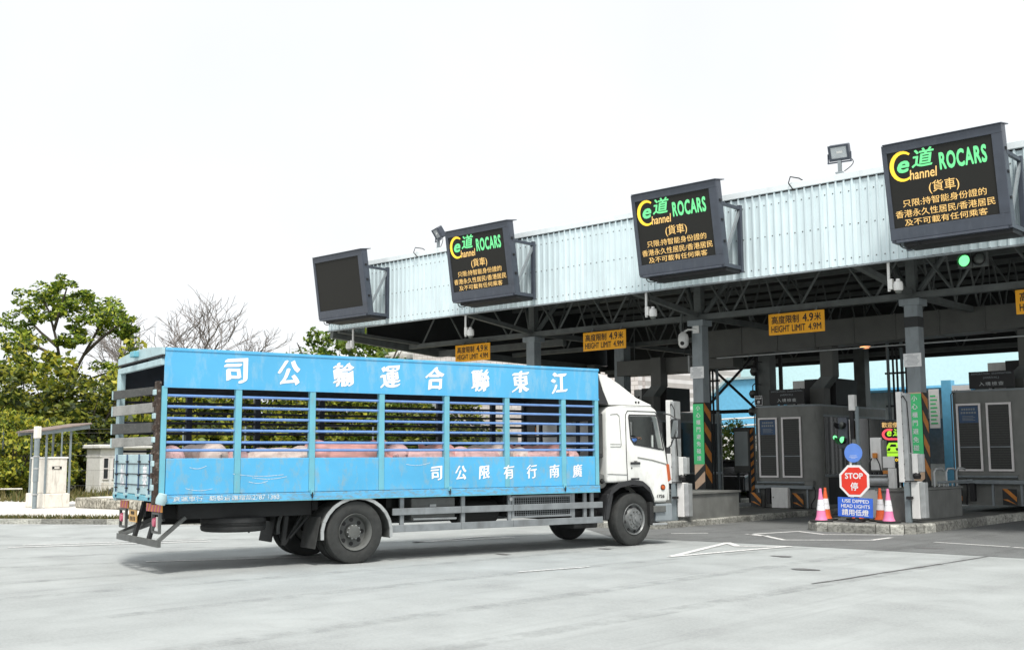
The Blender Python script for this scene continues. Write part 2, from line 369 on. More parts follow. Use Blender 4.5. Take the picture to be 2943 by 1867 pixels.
# ------------------------------------------------------------------ ground, roads, pavement
def sheet(name, m, pts, z, parent=None):
    o = MB().add([(x, y, z) for x, y in pts], [tuple(range(len(pts)))]).build(name, m, parent)
    return o
road = tag(sheet('road', 'road_pale', [(-220, -120), (160, -120), (160, 300), (-220, 300)], 0), kind='structure')
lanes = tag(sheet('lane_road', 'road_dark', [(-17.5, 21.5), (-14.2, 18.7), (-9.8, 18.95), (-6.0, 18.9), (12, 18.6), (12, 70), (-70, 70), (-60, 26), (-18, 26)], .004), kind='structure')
def marking(pts, wd, z=.009, parent=None, closed=False):
    mb = MB(); P = [Vector((x, y, 0)) for x, y in pts]; n = len(P)
    for i in range(n if closed else n - 1):
        a, b = P[i], P[(i + 1) % n]; d = (b - a).normalized(); s = Vector((-d.y, d.x, 0)) * wd / 2; e = d * wd * .4
        zz = Vector((0, 0, z + .0006 * (i % 2)))
        q = [a - e - s + zz, b + e - s + zz, b + e + s + zz, a - e + s + zz]
        mb.add(q, [(0, 1, 2, 3)])
    return mb.build('road_marking', 'white_paint', parent or road)
marking([(-10.62, 15.65), (-11.44, 18.75), (-10.86, 18.15), (-10.12, 18.68)], .14, closed=True)
marking([(-12.3, 21.07), (-11.95, 22.5), (-11.06, 21.95), (-9.75, 22.75)], .12)
marking([(-11.85, 20.85), (-10.95, 20.05), (-9.6, 21.05), (-9.6, 21.9)], .12)
marking([(-12.3, 21.07), (-11.85, 20.85)], .2)
marking([(-8.44, 21.3), (-7.05, 21.04)], .1)
marking([(-6.9, 20.97), (-5.2, 20.6)], .1)
marking([(-13.7, 20.26), (-13.2, 20.78)], .1)
marking([(-16.25, 15.13), (-16.31, 17.0), (-15.6, 17.2)], .14, closed=True)
marking([(-21.34, 9.47), (-19.7, 12.7)], .12)
marking([(-21.7, 9.9), (-20.2, 12.95)], .1)
marking([(-15.2, 11.9), (-16.6, 9.6)], .1)
marking([(-10.6, 13.4), (-10.9, 12.2)], .07)
cr = MB(); rnd = random.Random(3); pts = [(-6.65, 18.9), (-6.72, 17.6), (-6.78, 16.6), (-6.87, 15.4), (-6.93, 14.2), (-7.0, 13.5)]
for (ax, ay), (bx, by) in zip(pts, pts[1:]):
    for k in range(5):
        t0, t1 = k / 5, (k + 1) / 5; w0 = rnd.uniform(.012, .035)
        cr.add([(ax + (bx - ax) * t0 - w0, ay + (by - ay) * t0, .006), (ax + (bx - ax) * t0 + w0, ay + (by - ay) * t0, .006),
                (ax + (bx - ax) * t1 + w0, ay + (by - ay) * t1, .006), (ax + (bx - ax) * t1 - w0, ay + (by - ay) * t1, .006)], [(0, 1, 2, 3)])
cr.build('road_joint', 'crack_tar', road)
for dx, dy, r in ((-9.2, 16.8, .1), (-12.4, 16.2, .07), (-8.0, 19.9, .16), (-13.1, 14.2, .09), (-7.9, 15.1, .12)):
    MB().add([(dx + r * math.cos(t * .7) * rnd.uniform(.6, 1.3) * 2, dy + r * math.sin(t * .7) * rnd.uniform(.6, 1.3), .0075) for t in range(9)], [tuple(range(9))]).build('oil_stain', 'crack_tar', road)

tm = mat('tyre_rubber_trace', (.1, .1, .1), .9, amt=.2)
n = tm.node_tree; tc = n.nodes.new('ShaderNodeTexCoord'); tx = n.nodes.new('ShaderNodeTexNoise'); tx.inputs['Scale'].default_value = 2.6; tx.inputs['Detail'].default_value = 9; tx.inputs['Roughness'].default_value = .75
n.links.new(tc.outputs['Object'], tx.inputs['Vector']); rr_ = n.nodes.new('ShaderNodeMapRange'); rr_.inputs[1].default_value = .42; rr_.inputs[2].default_value = .75; rr_.inputs[4].default_value = .3
n.links.new(tx.outputs['Fac'], rr_.inputs[0]); n.links.new(rr_.outputs[0], n.nodes['Principled BSDF'].inputs['Alpha'])
for x0, y0, x1, y1, bend, wd in ((-22, 2, -14.3, 24, .9, .3), (-20, 2.2, -12.6, 24, .9, .3), (-16, 3, -13.6, 23, .5, .26), (-14.1, 3, -12.2, 21, .4, .26), (-8.9, 4, -8.3, 26, .1, .3), (-7.2, 4, -6.6, 26, .1, .3), (-18.5, 14.2, -30, 8, .6, .28), (-17.5, 12.4, -29, 6.2, .6, .28), (-11.2, 6, -9.4, 20, -.4, .25)):
    mb = MB(); N = 16; P = []
    for k in range(N + 1):
        t = k / N; P.append(Vector((x0 + (x1 - x0) * t + bend * math.sin(PI * t), y0 + (y1 - y0) * t, .0072 if abs(bend) > .45 else .0068)))
    for a, b in zip(P, P[1:]):
        d = (b - a).normalized(); s_ = Vector((-d.y, d.x, 0)) * wd / 2; mb.add([a - s_, b - s_, b + s_, a + s_], [(0, 1, 2, 3)])
    mb.build('tyre_mark', 'tyre_rubber_trace', road)

# pavement on the far side of the road (its own frame: x along the kerb, y away from the road)
KR = math.radians(33.2); KX = Vector((math.cos(KR), math.sin(KR), 0)); KY = Vector((-math.sin(KR), math.cos(KR), 0)); KO = Vector((-26.9, 14.35, 0))
def KP(x, y): p = KO + KX * x + KY * y; return (p.x, p.y)
def KL(X, Y): d = Vector((X, Y, 0)) - KO; return d.dot(KX), d.dot(KY)
pav = tag(MB().prism([(*KP(-60, .16), -.05), (*KP(4.5, .16), -.05), (*KP(6.2, 1.6), -.05), (*KP(6.2, 40), -.05), (*KP(-60, 40), -.05)], (0, 0, .17)).build('pavement', 'pavement_conc'), kind='structure')
soil = tag(sheet('verge', 'soil', [KP(-90, 13), KP(6.4, 13), KP(14, 26), KP(40, 60), KP(-90, 60)], .135), kind='structure')
ks = MB().box(0, .895, 0, .15, -.05, .13).mesh('kerb_stone'); ks.materials.append(MATS['kerb_conc'])
for i in range(-22, 5):
    o = bpy.data.objects.new('kerb_stone', ks); COL.objects.link(o); o.parent = pav; o.location = (*KP(i * .9, 0), 0); o.rotation_euler = (0, 0, KR)
for i in range(-26, 4):
    marking([KP(i * 1.1, -.55), KP(i * 1.1 + .62, -.15)], .09)

def island(name, x0, x1, y0, y1, h, r, kind='structure'):
    """raised lane island: paved top and one kerb stone after another round its nose and sides"""
    root = empty(name, kind=kind)
    def arc(cx, cy, a0, a1, n): return [(cx + r * math.cos(a0 + (a1 - a0) * i / n), cy + r * math.sin(a0 + (a1 - a0) * i / n)) for i in range(n + 1)]
    path = [(x0, y1)] + arc(x0 + r, y0 + r, PI, 1.5 * PI, 4) + arc(x1 - r, y0 + r, 1.5 * PI, 2 * PI, 4) + [(x1, y1)]
    c = Vector(((x0 + x1) / 2, (y0 + y1) / 2))
    MB().prism([(x, y, -.02) for x, y in [(x0 + .12, y1)] + [(p[0] + (.12 if p[0] < c.x else -.12), p[1] + .12) for p in path[1:-1]] + [(x1 - .12, y1)]], (0, 0, h + .012)).build('paving', 'concrete', root)
    P = [Vector((*p, 0)) for p in path]; inner = []
    segs = []
    for a, b in zip(P, P[1:]):
        L = (b - a).length
        if L > 1.2:
            k = max(1, round(L / .62)); lim = 16
            for i in range(k):
                segs.append((a.lerp(b, i / k), a.lerp(b, (i + 1) / k)))
        else: segs.append((a, b))
    for a, b in segs:
        d = (b - a).normalized(); nrm = Vector((-d.y, d.x, 0)); g = d * .012; hh = Vector((0, 0, h + random.uniform(-.006, .008)))
        w_ = nrm * .14; ch = nrm * .03
        vs = [a + g, b - g, b - g + w_, a + g + w_]
        lo = [v - Vector((0, 0, .03)) for v in vs]; mid = [a + g + hh * .8, b - g + hh * .8]; top = [a + g + ch + hh, b - g + ch + hh, b - g + w_ + hh, a + g + w_ + hh]
        mb = MB().add(lo + mid + top, [(0, 1, 5, 4), (4, 5, 7, 6), (6, 7, 8, 9), (1, 2, 8, 7, 5), (0, 4, 6, 9, 3), (2, 3, 9, 8), (0, 3, 2, 1)])
        mb.build('kerb_stone', 'kerb_conc', root)
    return root
island('lane_island', -17.4, -14.75, 20.9, 42, .15, .7)
island('lane_island', -12.15, -9.55, 22.78, 42, .2, .75)
island('lane_island', -23.4, -20.7, 22.0, 42, .15, .7)
island('lane_island', -6.2, -3.6, 23.0, 42, .2, .75)
# ------------------------------------------------------------------ the canopy over the lanes
CX = [-22.75, -16.66, -10.65, -4.6]; CY = 26.0; CW = .33
XL, XR, YF, YB = -28.7, .5, 22.8, 38.0
can = empty('lane_canopy', (0, 0, 0), label='long steel canopy over the checkpoint lanes with pale corrugated front and dark trusses', cat='canopy')
# corrugated front: single sheets, each with its ribs
SW, NR = .76, 4
prof = []
for k in range(NR):
    a = k * SW / NR; q = SW / NR
    prof += [(a, 0), (a + q * .62, 0), (a + q * .69, -.038), (a + q * .87, -.038), (a + q * .94, 0)]
prof += [(SW + .02, 0)]
vs = [(x, y, 5.77) for x, y in prof] + [(x, y, 7.68) for x, y in prof]; n_ = len(prof)
fs_me = MB().add(vs, [(i, i + 1, n_ + i + 1, n_ + i) for i in range(n_ - 1)]).mesh('fascia_sheet'); fs_me.materials.append(MATS['fascia_paint'])
sc_ = MB()
for k in range(NR):
    for z in (5.93, 7.42, 6.68): sc_.lathe([(0, .012), (.014, .01), (.016, 0)], (k * SW / NR + SW / NR * .3, 0, z), (0, -1, 0), 6)
screw_me = sc_.mesh('screws'); screw_me.materials.append(MATS['steel_dusty'])
i = 0; x = XL
while x < XR:
    o = bpy.data.objects.new('fascia_sheet', fs_me); COL.objects.link(o); o.parent = can
    o.location = (x, YF - .003 * (i % 2), random.uniform(-.006, .006)); x += SW; i += 1
    q_ = bpy.data.objects.new('screws', screw_me); COL.objects.link(q_); q_.parent = o; q_['kind'] = 'stuff'
# left return of the front, same sheets turned
for k in range(2):
    o = bpy.data.objects.new('fascia_sheet', fs_me); COL.objects.link(o); o.parent = can
    o.location = (XL, YF + .78 + k * .76, 0); o.rotation_euler = (0, 0, -PI / 2)
box('roof_flashing', 'flashing', can, XL - .04, XR, YF - .06, YF + .18, 7.685, 7.84, bevel=.012)
box('flashing_lip', 'black', can, XL, XR, YF - .022, YF + .02, 7.655, 7.682)
box('drip_edge', 'steel_grey', can, XL, XR, YF - .045, YF + .02, 5.73, 5.765)
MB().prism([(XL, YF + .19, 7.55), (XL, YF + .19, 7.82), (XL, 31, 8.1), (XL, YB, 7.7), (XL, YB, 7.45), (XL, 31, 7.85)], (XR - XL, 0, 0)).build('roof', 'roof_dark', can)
for k in range(9):
    y = 24.2 + k * 1.65
    box('purlin', 'truss_grey', can, XL + .1, XR, y, y + .08, 7.28, 7.44)
def truss(y, z0, z1, m='truss_grey', d=.07, chord=.15):
    box('bottom_chord', m, can, XL + .3, XR, y - .09, y + .09, z0 - chord / 2, z0 + chord / 2)
    box('top_chord', m, can, XL + .3, XR, y - .08, y + .08, z1 - .08, z1 + .08)
    for c in [-28.84] + CX:
        for k in range(3):
            b0 = c + 1.0 + k * 2.02
            for s in (-1, 1):
                xa, xb = b0 + s * .06, b0 + s * 1.0
                if xa > XR or xb > XR or xb < XL + .3: continue
                MB().tube([(xa, y, z0 + chord / 2), (xb, y, z1 - .06)], d / 2, 6).build('diagonal_brace', m, can)
truss(26.16, 5.45, 6.95)
truss(31.5, 5.5, 7.2, d=.06)
truss(37.3, 5.15, 7.0, d=.06)
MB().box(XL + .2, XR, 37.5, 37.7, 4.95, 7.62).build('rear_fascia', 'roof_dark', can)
for c in CX:
    y1 = CY + CW
    col = MB().box(c - CW / 2, c + CW / 2, CY, y1, .12, 5.37).build('column', 'steel_grey', can, bevel=.012)
    MB().box(c - .25, c + .25, CY - .08, y1 + .08, 5.2, 5.36).build('column_head', 'steel_grey', can, bevel=.01)
    MB().box(c - .11, c + .11, CY + .06, y1 - .06, 5.53, 7.3).build('column_upper', 'truss_grey', can)
    MB().beam((c, CY, 5.5), (c, YF + .03, 5.86), .14, .13).build('bracket', 'truss_grey', can)
    MB().beam((c, CY, 6.9), (c, YF + .03, 7.5), .12, .12).build('bracket', 'truss_grey', can)
    for s in (-1, 1):
        MB().tube([(c + s * .15, CY + .2, 5.55), (c + s * 1.1, CY + .9, 7.2)], .075, 8).build('knee_brace', 'truss_grey', can)
    for k, (ya, yb) in enumerate(((26.5, 31.4), (31.6, 37.2))):
        box('tie_beam', 'truss_grey', can, c - .07, c + .07, ya, yb, 5.4, 5.56)
        for j in range(3):
            t = ya + (yb - ya) * (j + .5) / 3
            for s in (-1, 1): MB().tube([(c, t, 5.56), (c, t + s * .8, 7.25)], .03, 5).build('diagonal_brace', 'truss_grey', can)
MB().beam((XL + .1, YF + .05, 5.68), (XL + .1, 27.7, 5.36), .16, .3).build('end_beam', 'truss_grey', can)
MB().beam((XL + .1, 27.7, 5.32), (-22.75, 27.7, 5.32), .16, .22).build('end_beam', 'truss_grey', can)
MB().beam((XL + .1, 27.7, 5.4), (XL + .1, YB, 5.3), .16, .24).build('end_beam', 'truss_grey', can)
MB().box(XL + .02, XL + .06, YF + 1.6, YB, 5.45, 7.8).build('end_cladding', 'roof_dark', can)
MB().beam((XL + .45, YF + .05, 5.72), (XL + .75, 26.1, 5.52), .12, .1).build('bracket', 'truss_grey', can)
for x, y in ((-22.75, 30.6), (-17.55, 31.2), (-28.2, 36), (-16.9, 36.6), (-10.9, 36.6), (-4.8, 36.6)):
    MB().box(x - .2, x + .2, y, y + .4, 0, 5.4).build('column', 'steel_grey' if y < 31 else 'truss_grey', can, bevel=.012)
# hazard stripes and the painted band belong to the columns
def hazard(c, z0, z1):
    cfx = c + CW / 2 + .004
    MB().box(c - CW / 2 - .002, c + CW / 2 + .003, CY - .006, CY - .002, z0, z1).build('hazard_panel', 'hazard_black', can)
    MB().box(cfx, cfx + .004, CY - .004, CY + CW, z0, z1).build('hazard_panel', 'hazard_black', can)
    zz = z0 + .18
    k = 0
    while zz < z1 - .1:
        MB().add([(cfx + .007, CY, min(zz + .3, z1)), (cfx + .007, CY + CW - .01, zz), (cfx + .007, CY + CW - .01, min(zz + .26, z1)), (cfx + .007, CY, min(zz + .56, z1))], [(0, 1, 2, 3)]).build('hazard_stripe', 'hazard_orange', can)
        zz += .56; k += 1
    for za in (z0 - .05, z0 + .42):
        MB().add([(c - CW / 2 + .005, CY - .009, max(z0, za)), (c + CW / 2 - .003, CY - .009, za + .3), (c + CW / 2 - .003, CY - .009, min(z0 + .78, za + .58)), (c - CW / 2 + .005, CY - .009, min(z0 + .7, za + .28))], [(0, 1, 2, 3)]).build('hazard_stripe', 'hazard_pale', can)
hazard(CX[1], .72, 3.1); hazard(CX[2], .85, 3.12); hazard(CX[0], .72, 3.1); hazard(CX[3], .85, 3.12)
MB().box(CX[2] - CW / 2 - .004, CX[2] + CW / 2 + .004, CY - .004, CY + CW + .004, 4.68, 4.93).build('dark_band', 'hazard_black', can)
box('hazard_edge', 'hazard_pale', can, CX[2] - CW / 2, CX[2] + CW / 2, CY - .012, CY - .008, 3.03, 3.12)

# banners and notices on the columns
for c, nm, dz in ((CX[1], 'nearer the lorry cab', 0), (CX[2], 'beside the pink cones', .03)):
    b = empty('warning_banner', (c, CY - .02, 1.43 + dz), label='green vertical banner with white Chinese characters on the column ' + nm, cat='banner', group='green column banners')
    box('sheet', 'banner_green', b, -.165, .165, -.006, 0, 0, 1.63)
    for k, ch in enumerate('小心櫃門避免碰撞'):
        text(ch, 'letter_white', b, (0, -.009, 1.52 - k * .194), (1, 0, 0), (0, 0, 1), h=.13, bold=.012)
    n = empty('notice_board', (c, CY - .02, 3.76 - .03 * (c > -12)), label='small white notice with fine print high on the column ' + nm, cat='notice', group='white column notices')
    box('board', 'sign_white', n, -.215, .215, -.012, 0, 0, .32)
    mb = MB()
    for k in range(9):
        l = random.uniform(.22, .36); mb.box(-l / 2, l / 2 if k else .02, -.0145, -.013, .285 - k * .03, .293 - k * .03)
    mb.build('fine_print', 'steel_grey', n)

# ------------------------------------------------------------------ LED gantry signs on the canopy front
TH = math.radians(8.8)
def SF(u, v, w_):   # u along, v up the leaning face, w out of the face
    return Vector((u, -.8 - v * math.sin(TH) - w_ * math.cos(TH), v * math.cos(TH) - w_ * math.sin(TH)))
UX, UY = (1, 0, 0), (0, -math.sin(TH), math.cos(TH))
SWD, SHT = 2.38, 1.95
def led_sign(loc):
    r = empty('lane_sign', loc)
    mb = MB().fbox(SF, 0, SWD, 0, SHT, -.2, 0)
    mb.fbox(SF, 0, SWD, 0, .24, 0, .035).fbox(SF, 0, SWD, SHT - .17, SHT, 0, .035).fbox(SF, 0, .1, .24, SHT - .17, 0, .035).fbox(SF, SWD - .2, SWD, .24, SHT - .17, 0, .035)
    mb.build('cabinet', 'sign_case', r, bevel=.008)
    MB().fbox(SF, .1, SWD - .2, .24, SHT - .17, .001, .012).build('display', 'sign_screen', r)
    MB().fbox(SF, .04, SWD + .02, SHT + .001, SHT + .02, -.34, .07).build('cap_plate', 'sign_case', r)
    box('tray', 'black', r, .22, SWD - .02, -.72, -.1, -.13, -.03)
    box('tray', 'sign_case', r, .12, SWD - .06, -.86, -.5, -.06, -.012)
    for x in (.05, SWD - .03):
        f = MB().beam((x, -.04, -.1), (x, -.04, 1.5), .1, .09, (0, 1, 0)).build('bracket_post', 'sign_case', r, bevel=.006)
        MB().beam((x, -.04, 0), (x, -.82, 0), .07, .09).build('bracket_arm', 'sign_case', r)
        MB().beam((x, -.04, 1.42), (x, -.9, 1.42), .07, .07).build('bracket_arm', 'sign_case', r)
        MB().beam((x, -.06, 1.36), (x, -.78, .12), .05, .07).build('bracket_brace', 'steel_grey', r)
    for v in (.5, 1.0, 1.45): MB().fbox(SF, SWD + .001, SWD + .02, v, v + .06, -.12, -.05).build('hinge', 'black', r)
    cab = MB().tube([(.35 + .2 * math.cos(t), -.75, -.07 - .12 * math.sin(t)) for t in [PI * k / 8 for k in range(9)]], .013, 5).build('cable', 'black', r, smooth=True)
    return r
def led_writing(r):
    def T(b, m, u0, u1, v0, v1, bold=.012, shear=0., sp=1.0):
        text(b, m, r, SF((u0 + u1) / 2, (v0 + v1) / 2, .016), UX, UY, h=v1 - v0, wd=u1 - u0, bold=bold, shear=shear, space=sp)
    # big yellow C as a brush arc
    mb = MB(); N = 16; R = []
    for i in range(N + 1):
        t = math.radians(52 + (300 - 52) * i / N); wd = .02 + .024 * math.sin(PI * min(1, i / N * 1.05))
        cx, cy, rx, ry = .41, 1.47, .24, .28
        R.append(((cx + (rx - wd) * math.cos(t), cy + (ry - wd) * math.sin(t)), (cx + (rx + wd) * math.cos(t), cy + (ry + wd) * math.sin(t))))
    for (a, b), (c, d) in zip(R, R[1:]): mb.add([SF(*a, .016), SF(*b, .016), SF(*d, .016), SF(*c, .016)], [(0, 1, 2, 3)])
    mb.build('letter', 'led_yellow', r)
    T('e', 'led_green', .28, .54, 1.34, 1.58, .03, .25); T('道', 'led_green', .58, 1.06, 1.4, 1.77, .02, .2)
    T('hannel', 'led_amber', .52, 1.08, 1.17, 1.37, .014, .12); T('ROCARS', 'led_green', 1.14, 2.06, 1.27, 1.62, .04, 0, 1.12)
    T('(貨車)', 'led_amber', .88, 1.48, .83, 1.09, .003)
    T('只限:持智能身份證的', 'led_amber', .32, 1.98, .645, .795, .003); T('香港永久性居民/香港居民', 'led_amber', .15, 2.12, .44, .59, .003)
    T('及不可載有任何乘客', 'led_amber', .32, 1.96, .265, .4, .003)
s2 = led_sign((-22.06, 22.72, 6.0)); led_writing(s2)
tag(s2, 'LED lane sign with green and amber writing, second from the left, beside the small floodlight', 'lane sign', 'LED lane signs on the canopy front')
for x, lb, sk in ((-28.05, 'blank dark LED lane sign at the left end of the canopy', ('lettering', 'letter')), (-15.62, 'LED lane sign with green and amber writing above the lorry cab and green banner column', ()),
                  (-9.3, 'largest looking LED lane sign with green and amber writing, at the far right', ())):
    c = copy_tree(s2, None, sk); c.location = (x, 22.72, 6.0); c['label'] = lb

# floodlights on the canopy roof
def flood(x, y, z, lb, rz, tilt):
    r = empty('floodlight', (x, y, z), rz, label=lb, cat='floodlight', group='floodlights on the canopy')
    box('pole', 'steel_grey', r, -.045, .045, -.045, .045, 0, .34); box('foot', 'steel_grey', r, -.1, .1, -.1, .1, -.02, .02)
    E_ = Euler((tilt, 0, 0)).to_matrix()
    F = lambda a, b, c: E_ @ Vector((a, c, b)) + Vector((0, 0, .55))
    MB().fbox(F, -.27, .27, -.2, .22, -.05, .16).build('housing', 'sign_case', r, bevel=.03)
    MB().plate([(-.27, -.2), (.27, -.2), (.27, .22), (-.27, .22)], [[(-.21, -.13), (.21, -.13), (.21, .17), (-.21, .17)]], lambda a, b, c: F(a, b, -.05 - c), .03).build('rim', 'sign_case', r)
    MB().fbox(F, -.21, .21, -.13, .17, -.056, -.051).build('glass', 'flood_glass', r)
    MB().fbox(F, -.06, .1, 0, .06, -.068, -.057).build('lamp_tube', 'machine_white', r)
    MB().tube([(-.3, 0, .3), (-.3, 0, .55)], .02, 6).build('yoke', 'sign_case', r); MB().tube([(.3, 0, .3), (.3, 0, .55)], .02, 6).build('yoke', 'sign_case', r)
    MB().beam((-.32, 0, .3), (.32, 0, .3), .05, .03).build('yoke', 'sign_case', r)
    MB().tube([(.1 + .25 * math.sin(t), .05, .5 - .45 * t / PI) for t in [PI * k / 8 for k in range(9)]], .012, 5).build('cable', 'black', r)
flood(-23.72, 22.95, 7.86, 'small floodlight on a short pole beside the second LED lane sign', math.radians(-25), math.radians(32))
flood(-10.85, 22.95, 7.9, 'floodlight on a short pole on the canopy beside the rightmost LED sign', math.radians(10), math.radians(22))
for o in bpy.data.objects:
    if o.name.startswith('floodlight'): o.scale = (.84, .84, .84)
for x in (-24.4, -11.9):
    r = MB().tube([(x, 22.74, 7.66), (x - .05, 22.62, 7.8), (x - .02, 22.66, 7.95), (x + .1, 22.85, 7.93), (x + .2, 22.9, 7.85)], .014, 6).build('power_cable', 'black', None, smooth=True)
    tag(r, 'short black cable looping over the roof edge left of the ' + ('smaller' if x < -20 else 'nearer') + ' floodlight', 'cable')

# drop poles with cameras under the canopy front
for x, nm in ((-27.58, 'under the blank LED sign'), (-22.52, 'under the second LED sign from the left'), (-16.14, 'under the LED sign above the lorry cab'), (-9.82, 'just left of the green overhead signal')):
    r = empty('camera_pole', (x, 22.9, 5.12), label='white camera hanging on a thin drop pole ' + nm, cat='camera', group='drop pole cameras')
    MB().tube([(0, 0, 0), (0, 0, .66)], .032, 8).build('pole', 'machine_white', r, smooth=True)
    s = -1 if x < -27 else 1
    box('bracket', 'machine_white', r, .04 * s - .05, .04 * s + .05, -.05, .05, .04, .26)
    MB().lathe([(0, .2), (.085, .19), (.1, .14), (.1, .03), (.08, .0), (0, 0)], (.2 * s, 0, 0), (0, 0, 1), 14).build('housing', 'machine_white', r, smooth=True)
    MB().lathe([(.075, -.001), (.06, -.05), (0, -.075)], (.2 * s, 0, 0), (0, 0, 1), 12).build('lens_dome', 'lens_off', r, smooth=True)
    MB().lathe([(0, .26), (.04, .25), (.05, .2)], (.2 * s, 0, 0), (0, 0, 1), 10).build('cap', 'machine_white', r, smooth=True)
    MB().tube([(.01, .04, .6), (.05 * s, .05, .5), (.1 * s, .03, .38), (.14 * s, .02, .24)], .012, 5).build('cable', 'black', r)
# dome camera on an arm at the column by the lorry cab
r = empty('dome_camera', (-16.66, 25.98, 4.75), label='white dome camera on a curved arm high on the column by the cab', cat='camera')
MB().tube([(.02, -.02, .35), (-.2, -.1, .36), (-.3, -.15, .3)], .03, 8).build('arm', 'machine_white', r, smooth=True)
box('arm_plate', 'machine_white', r, -.1, .1, -.03, 0, .25, .46)
MB().lathe([(.05, .3), (.13, .22), (.15, .12), (.15, .05)], (-.32, -.16, 0), (0, 0, 1), 16).build('hood', 'machine_white', r, smooth=True)
MB().lathe([(.14, .05), (.14, -.05), (.09, -.13), (0, -.16)], (-.32, -.16, 0), (0, 0, 1), 16).build('ball', 'machine_white', r, smooth=True)
MB().lathe([(0, .02), (.05, .018), (.06, 0)], (-.28, -.28, -.03), (.3, -.9, -.3), 12).build('lens', 'black', r)
MB().tube([(-.43, -.03, .85), (-.46, -.06, .5), (-.42, -.1, .32), (-.34, -.15, .28)], .04, 8).build('conduit', 'truss_grey', r, smooth=True)
for x, z, nm in ((-17.75, 4.25, 'upper dark globe'), (-17.8, 3.55, 'middle dark globe'), (-17.85, 3.0, 'lowest dark globe')):
    r = empty('globe_camera', (x, 31.0, z), label=nm + ' camera on a hook arm beside the rear column behind the booth', cat='camera')
    MB().tube([(.25, 0, .3), (.02, 0, .34), (-.05, 0, .28), (-.05, 0, .14)], .018, 6).build('arm', 'black', r, smooth=True)
    MB().lathe([(0, .15), (.08, .13), (.12, .05), (.12, 0)], (-.05, 0, 0), (0, 0, 1), 14).build('hood', 'steel_dusty', r, smooth=True)
    MB().lathe([(.115, 0), (.08, -.09), (0, -.12)], (-.05, 0, 0), (0, 0, 1), 14).build('globe', 'black', r, smooth=True)

# height limit boards
for x, nm in ((-25.93, 'leftmost, partly behind the lorry roof'), (-20.55, 'above the front of the lorry'), (-14.38, 'between the two green banner columns'), (-8.2, 'cut off at the right edge')):
    r = empty('height_limit_board', (x, 25.9, 4.75), label='yellow height limit 4.9 m board, ' + nm, cat='sign', group='height limit boards')
    box('board', 'limit_yellow', r, 0, 1.57, -.02, .0, 0, .55, bevel=.006)
    text('高度限制', 'black', r, (.48, -.023, .385), (1, 0, 0), (0, 0, 1), h=.21, wd=.78, bold=.02)
    text('4.9', 'black', r, (1.12, -.023, .39), (1, 0, 0), (0, 0, 1), h=.21, wd=.3, bold=.022)
    text('米', 'black', r, (1.39, -.023, .39), (1, 0, 0), (0, 0, 1), h=.2, wd=.19, bold=.02)
    text('HEIGHT', 'black', r, (.34, -.023, .15), (1, 0, 0), (0, 0, 1), h=.17, wd=.52, bold=.02); text('LIMIT', 'black', r, (.855, -.023, .15), (1, 0, 0), (0, 0, 1), h=.17, wd=.38, bold=.02); text('4.9M', 'black', r, (1.3, -.023, .15), (1, 0, 0), (0, 0, 1), h=.17, wd=.36, bold=.02)
    for s in (.25, 1.3): MB().beam((s, .02, .5), (s, .14, .66), .03, .03).build('hanger', 'steel_grey', r)

# overhead lane signal
r = empty('lane_signal', (-8.62, 24.5, 5.6), label='overhead lane signal with lit green lens beside a dark grey lens', cat='signal')
for k, (x, m, lm) in enumerate(((-.16, 'truss_grey', 'lens_green'), (.16, 'truss_grey', 'lens_off'))):
    box('housing', m, r, x - .155, x + .155, 0, .14, .1, .42, bevel=.015)
    MB().lathe([(0, .03), (.09, .025), (.125, 0)], (x, -.002, .26), (0, -1, 0), 20).build('lens', lm, r, smooth=True)
    MB().lathe([(.128, 0), (.14, .05), (.135, .08)], (x, 0, .26), (0, -1, 0), 20).build('lens_ring', 'black', r, smooth=True)
MB().beam((0, .07, .42), (0, .07, 1.9), .05, .05).build('hanger', 'truss_grey', r)

# warm lamps under the canopy roof
for x, y, z, nm in ((-15.0, 33.0, 5.0, 'left of the column by the pink cones'), (-10.3, 30.5, 5.0, 'largest, right of the column by the pink cones'), (-9.4, 34.0, 4.9, 'far, above the right booth')):
    r = empty('canopy_lamp', (x, y, z), label='small glowing orange lamp under the canopy, ' + nm, cat='lamp', group='warm canopy lamps')
    MB().lathe([(0, .14), (.1, .13), (.2, .04), (.2, 0), (.17, 0)], (0, 0, 0), (0, 0, 1), 16).build('shade', 'truss_grey', r, smooth=True)
    MB().lathe([(.165, .0), (.12, -.04), (0, -.055)], (0, 0, 0), (0, 0, 1), 14).build('bulb', 'lamp_warm', r, smooth=True)
    MB().tube([(0, 0, .13), (0, 0, 7.4 - z)], .012, 5).build('stem', 'truss_grey', r)

# air duct above the booths, with branches down to them
r = empty('air_duct', (0, 30.0, 0), label='long grey ventilation duct above the booths with bent branches going down', cat='duct')
x = -18.85
while x < XR - 1:
    x2 = min(x + 1.22, XR)
    t0, t1 = (x + 18.9) / 10, (x2 + 18.9) / 10
    zb0, zb1 = 4.71 + .21 * min(t0, 1), 4.71 + .21 * min(t1, 1)
    MB().add([(x + .004, 0, zb0), (x2 - .004, 0, zb1), (x2 - .004, .75, zb1), (x + .004, .75, zb0), (x + .004, 0, 5.55), (x2 - .004, 0, 5.55), (x2 - .004, .75, 5.55), (x + .004, .75, 5.55)], MB.BF).build('duct_section', 'duct_grey', r)
    MB().box(x2 - .02, x2 + .02, -.02, .77, zb1 - .015, 5.57).build('duct_flange', 'duct_grey', r)
    x = x2
box('lower_ledge', 'galv', r, -18.5, -9.2, -.03, .05, 4.66, 4.69)
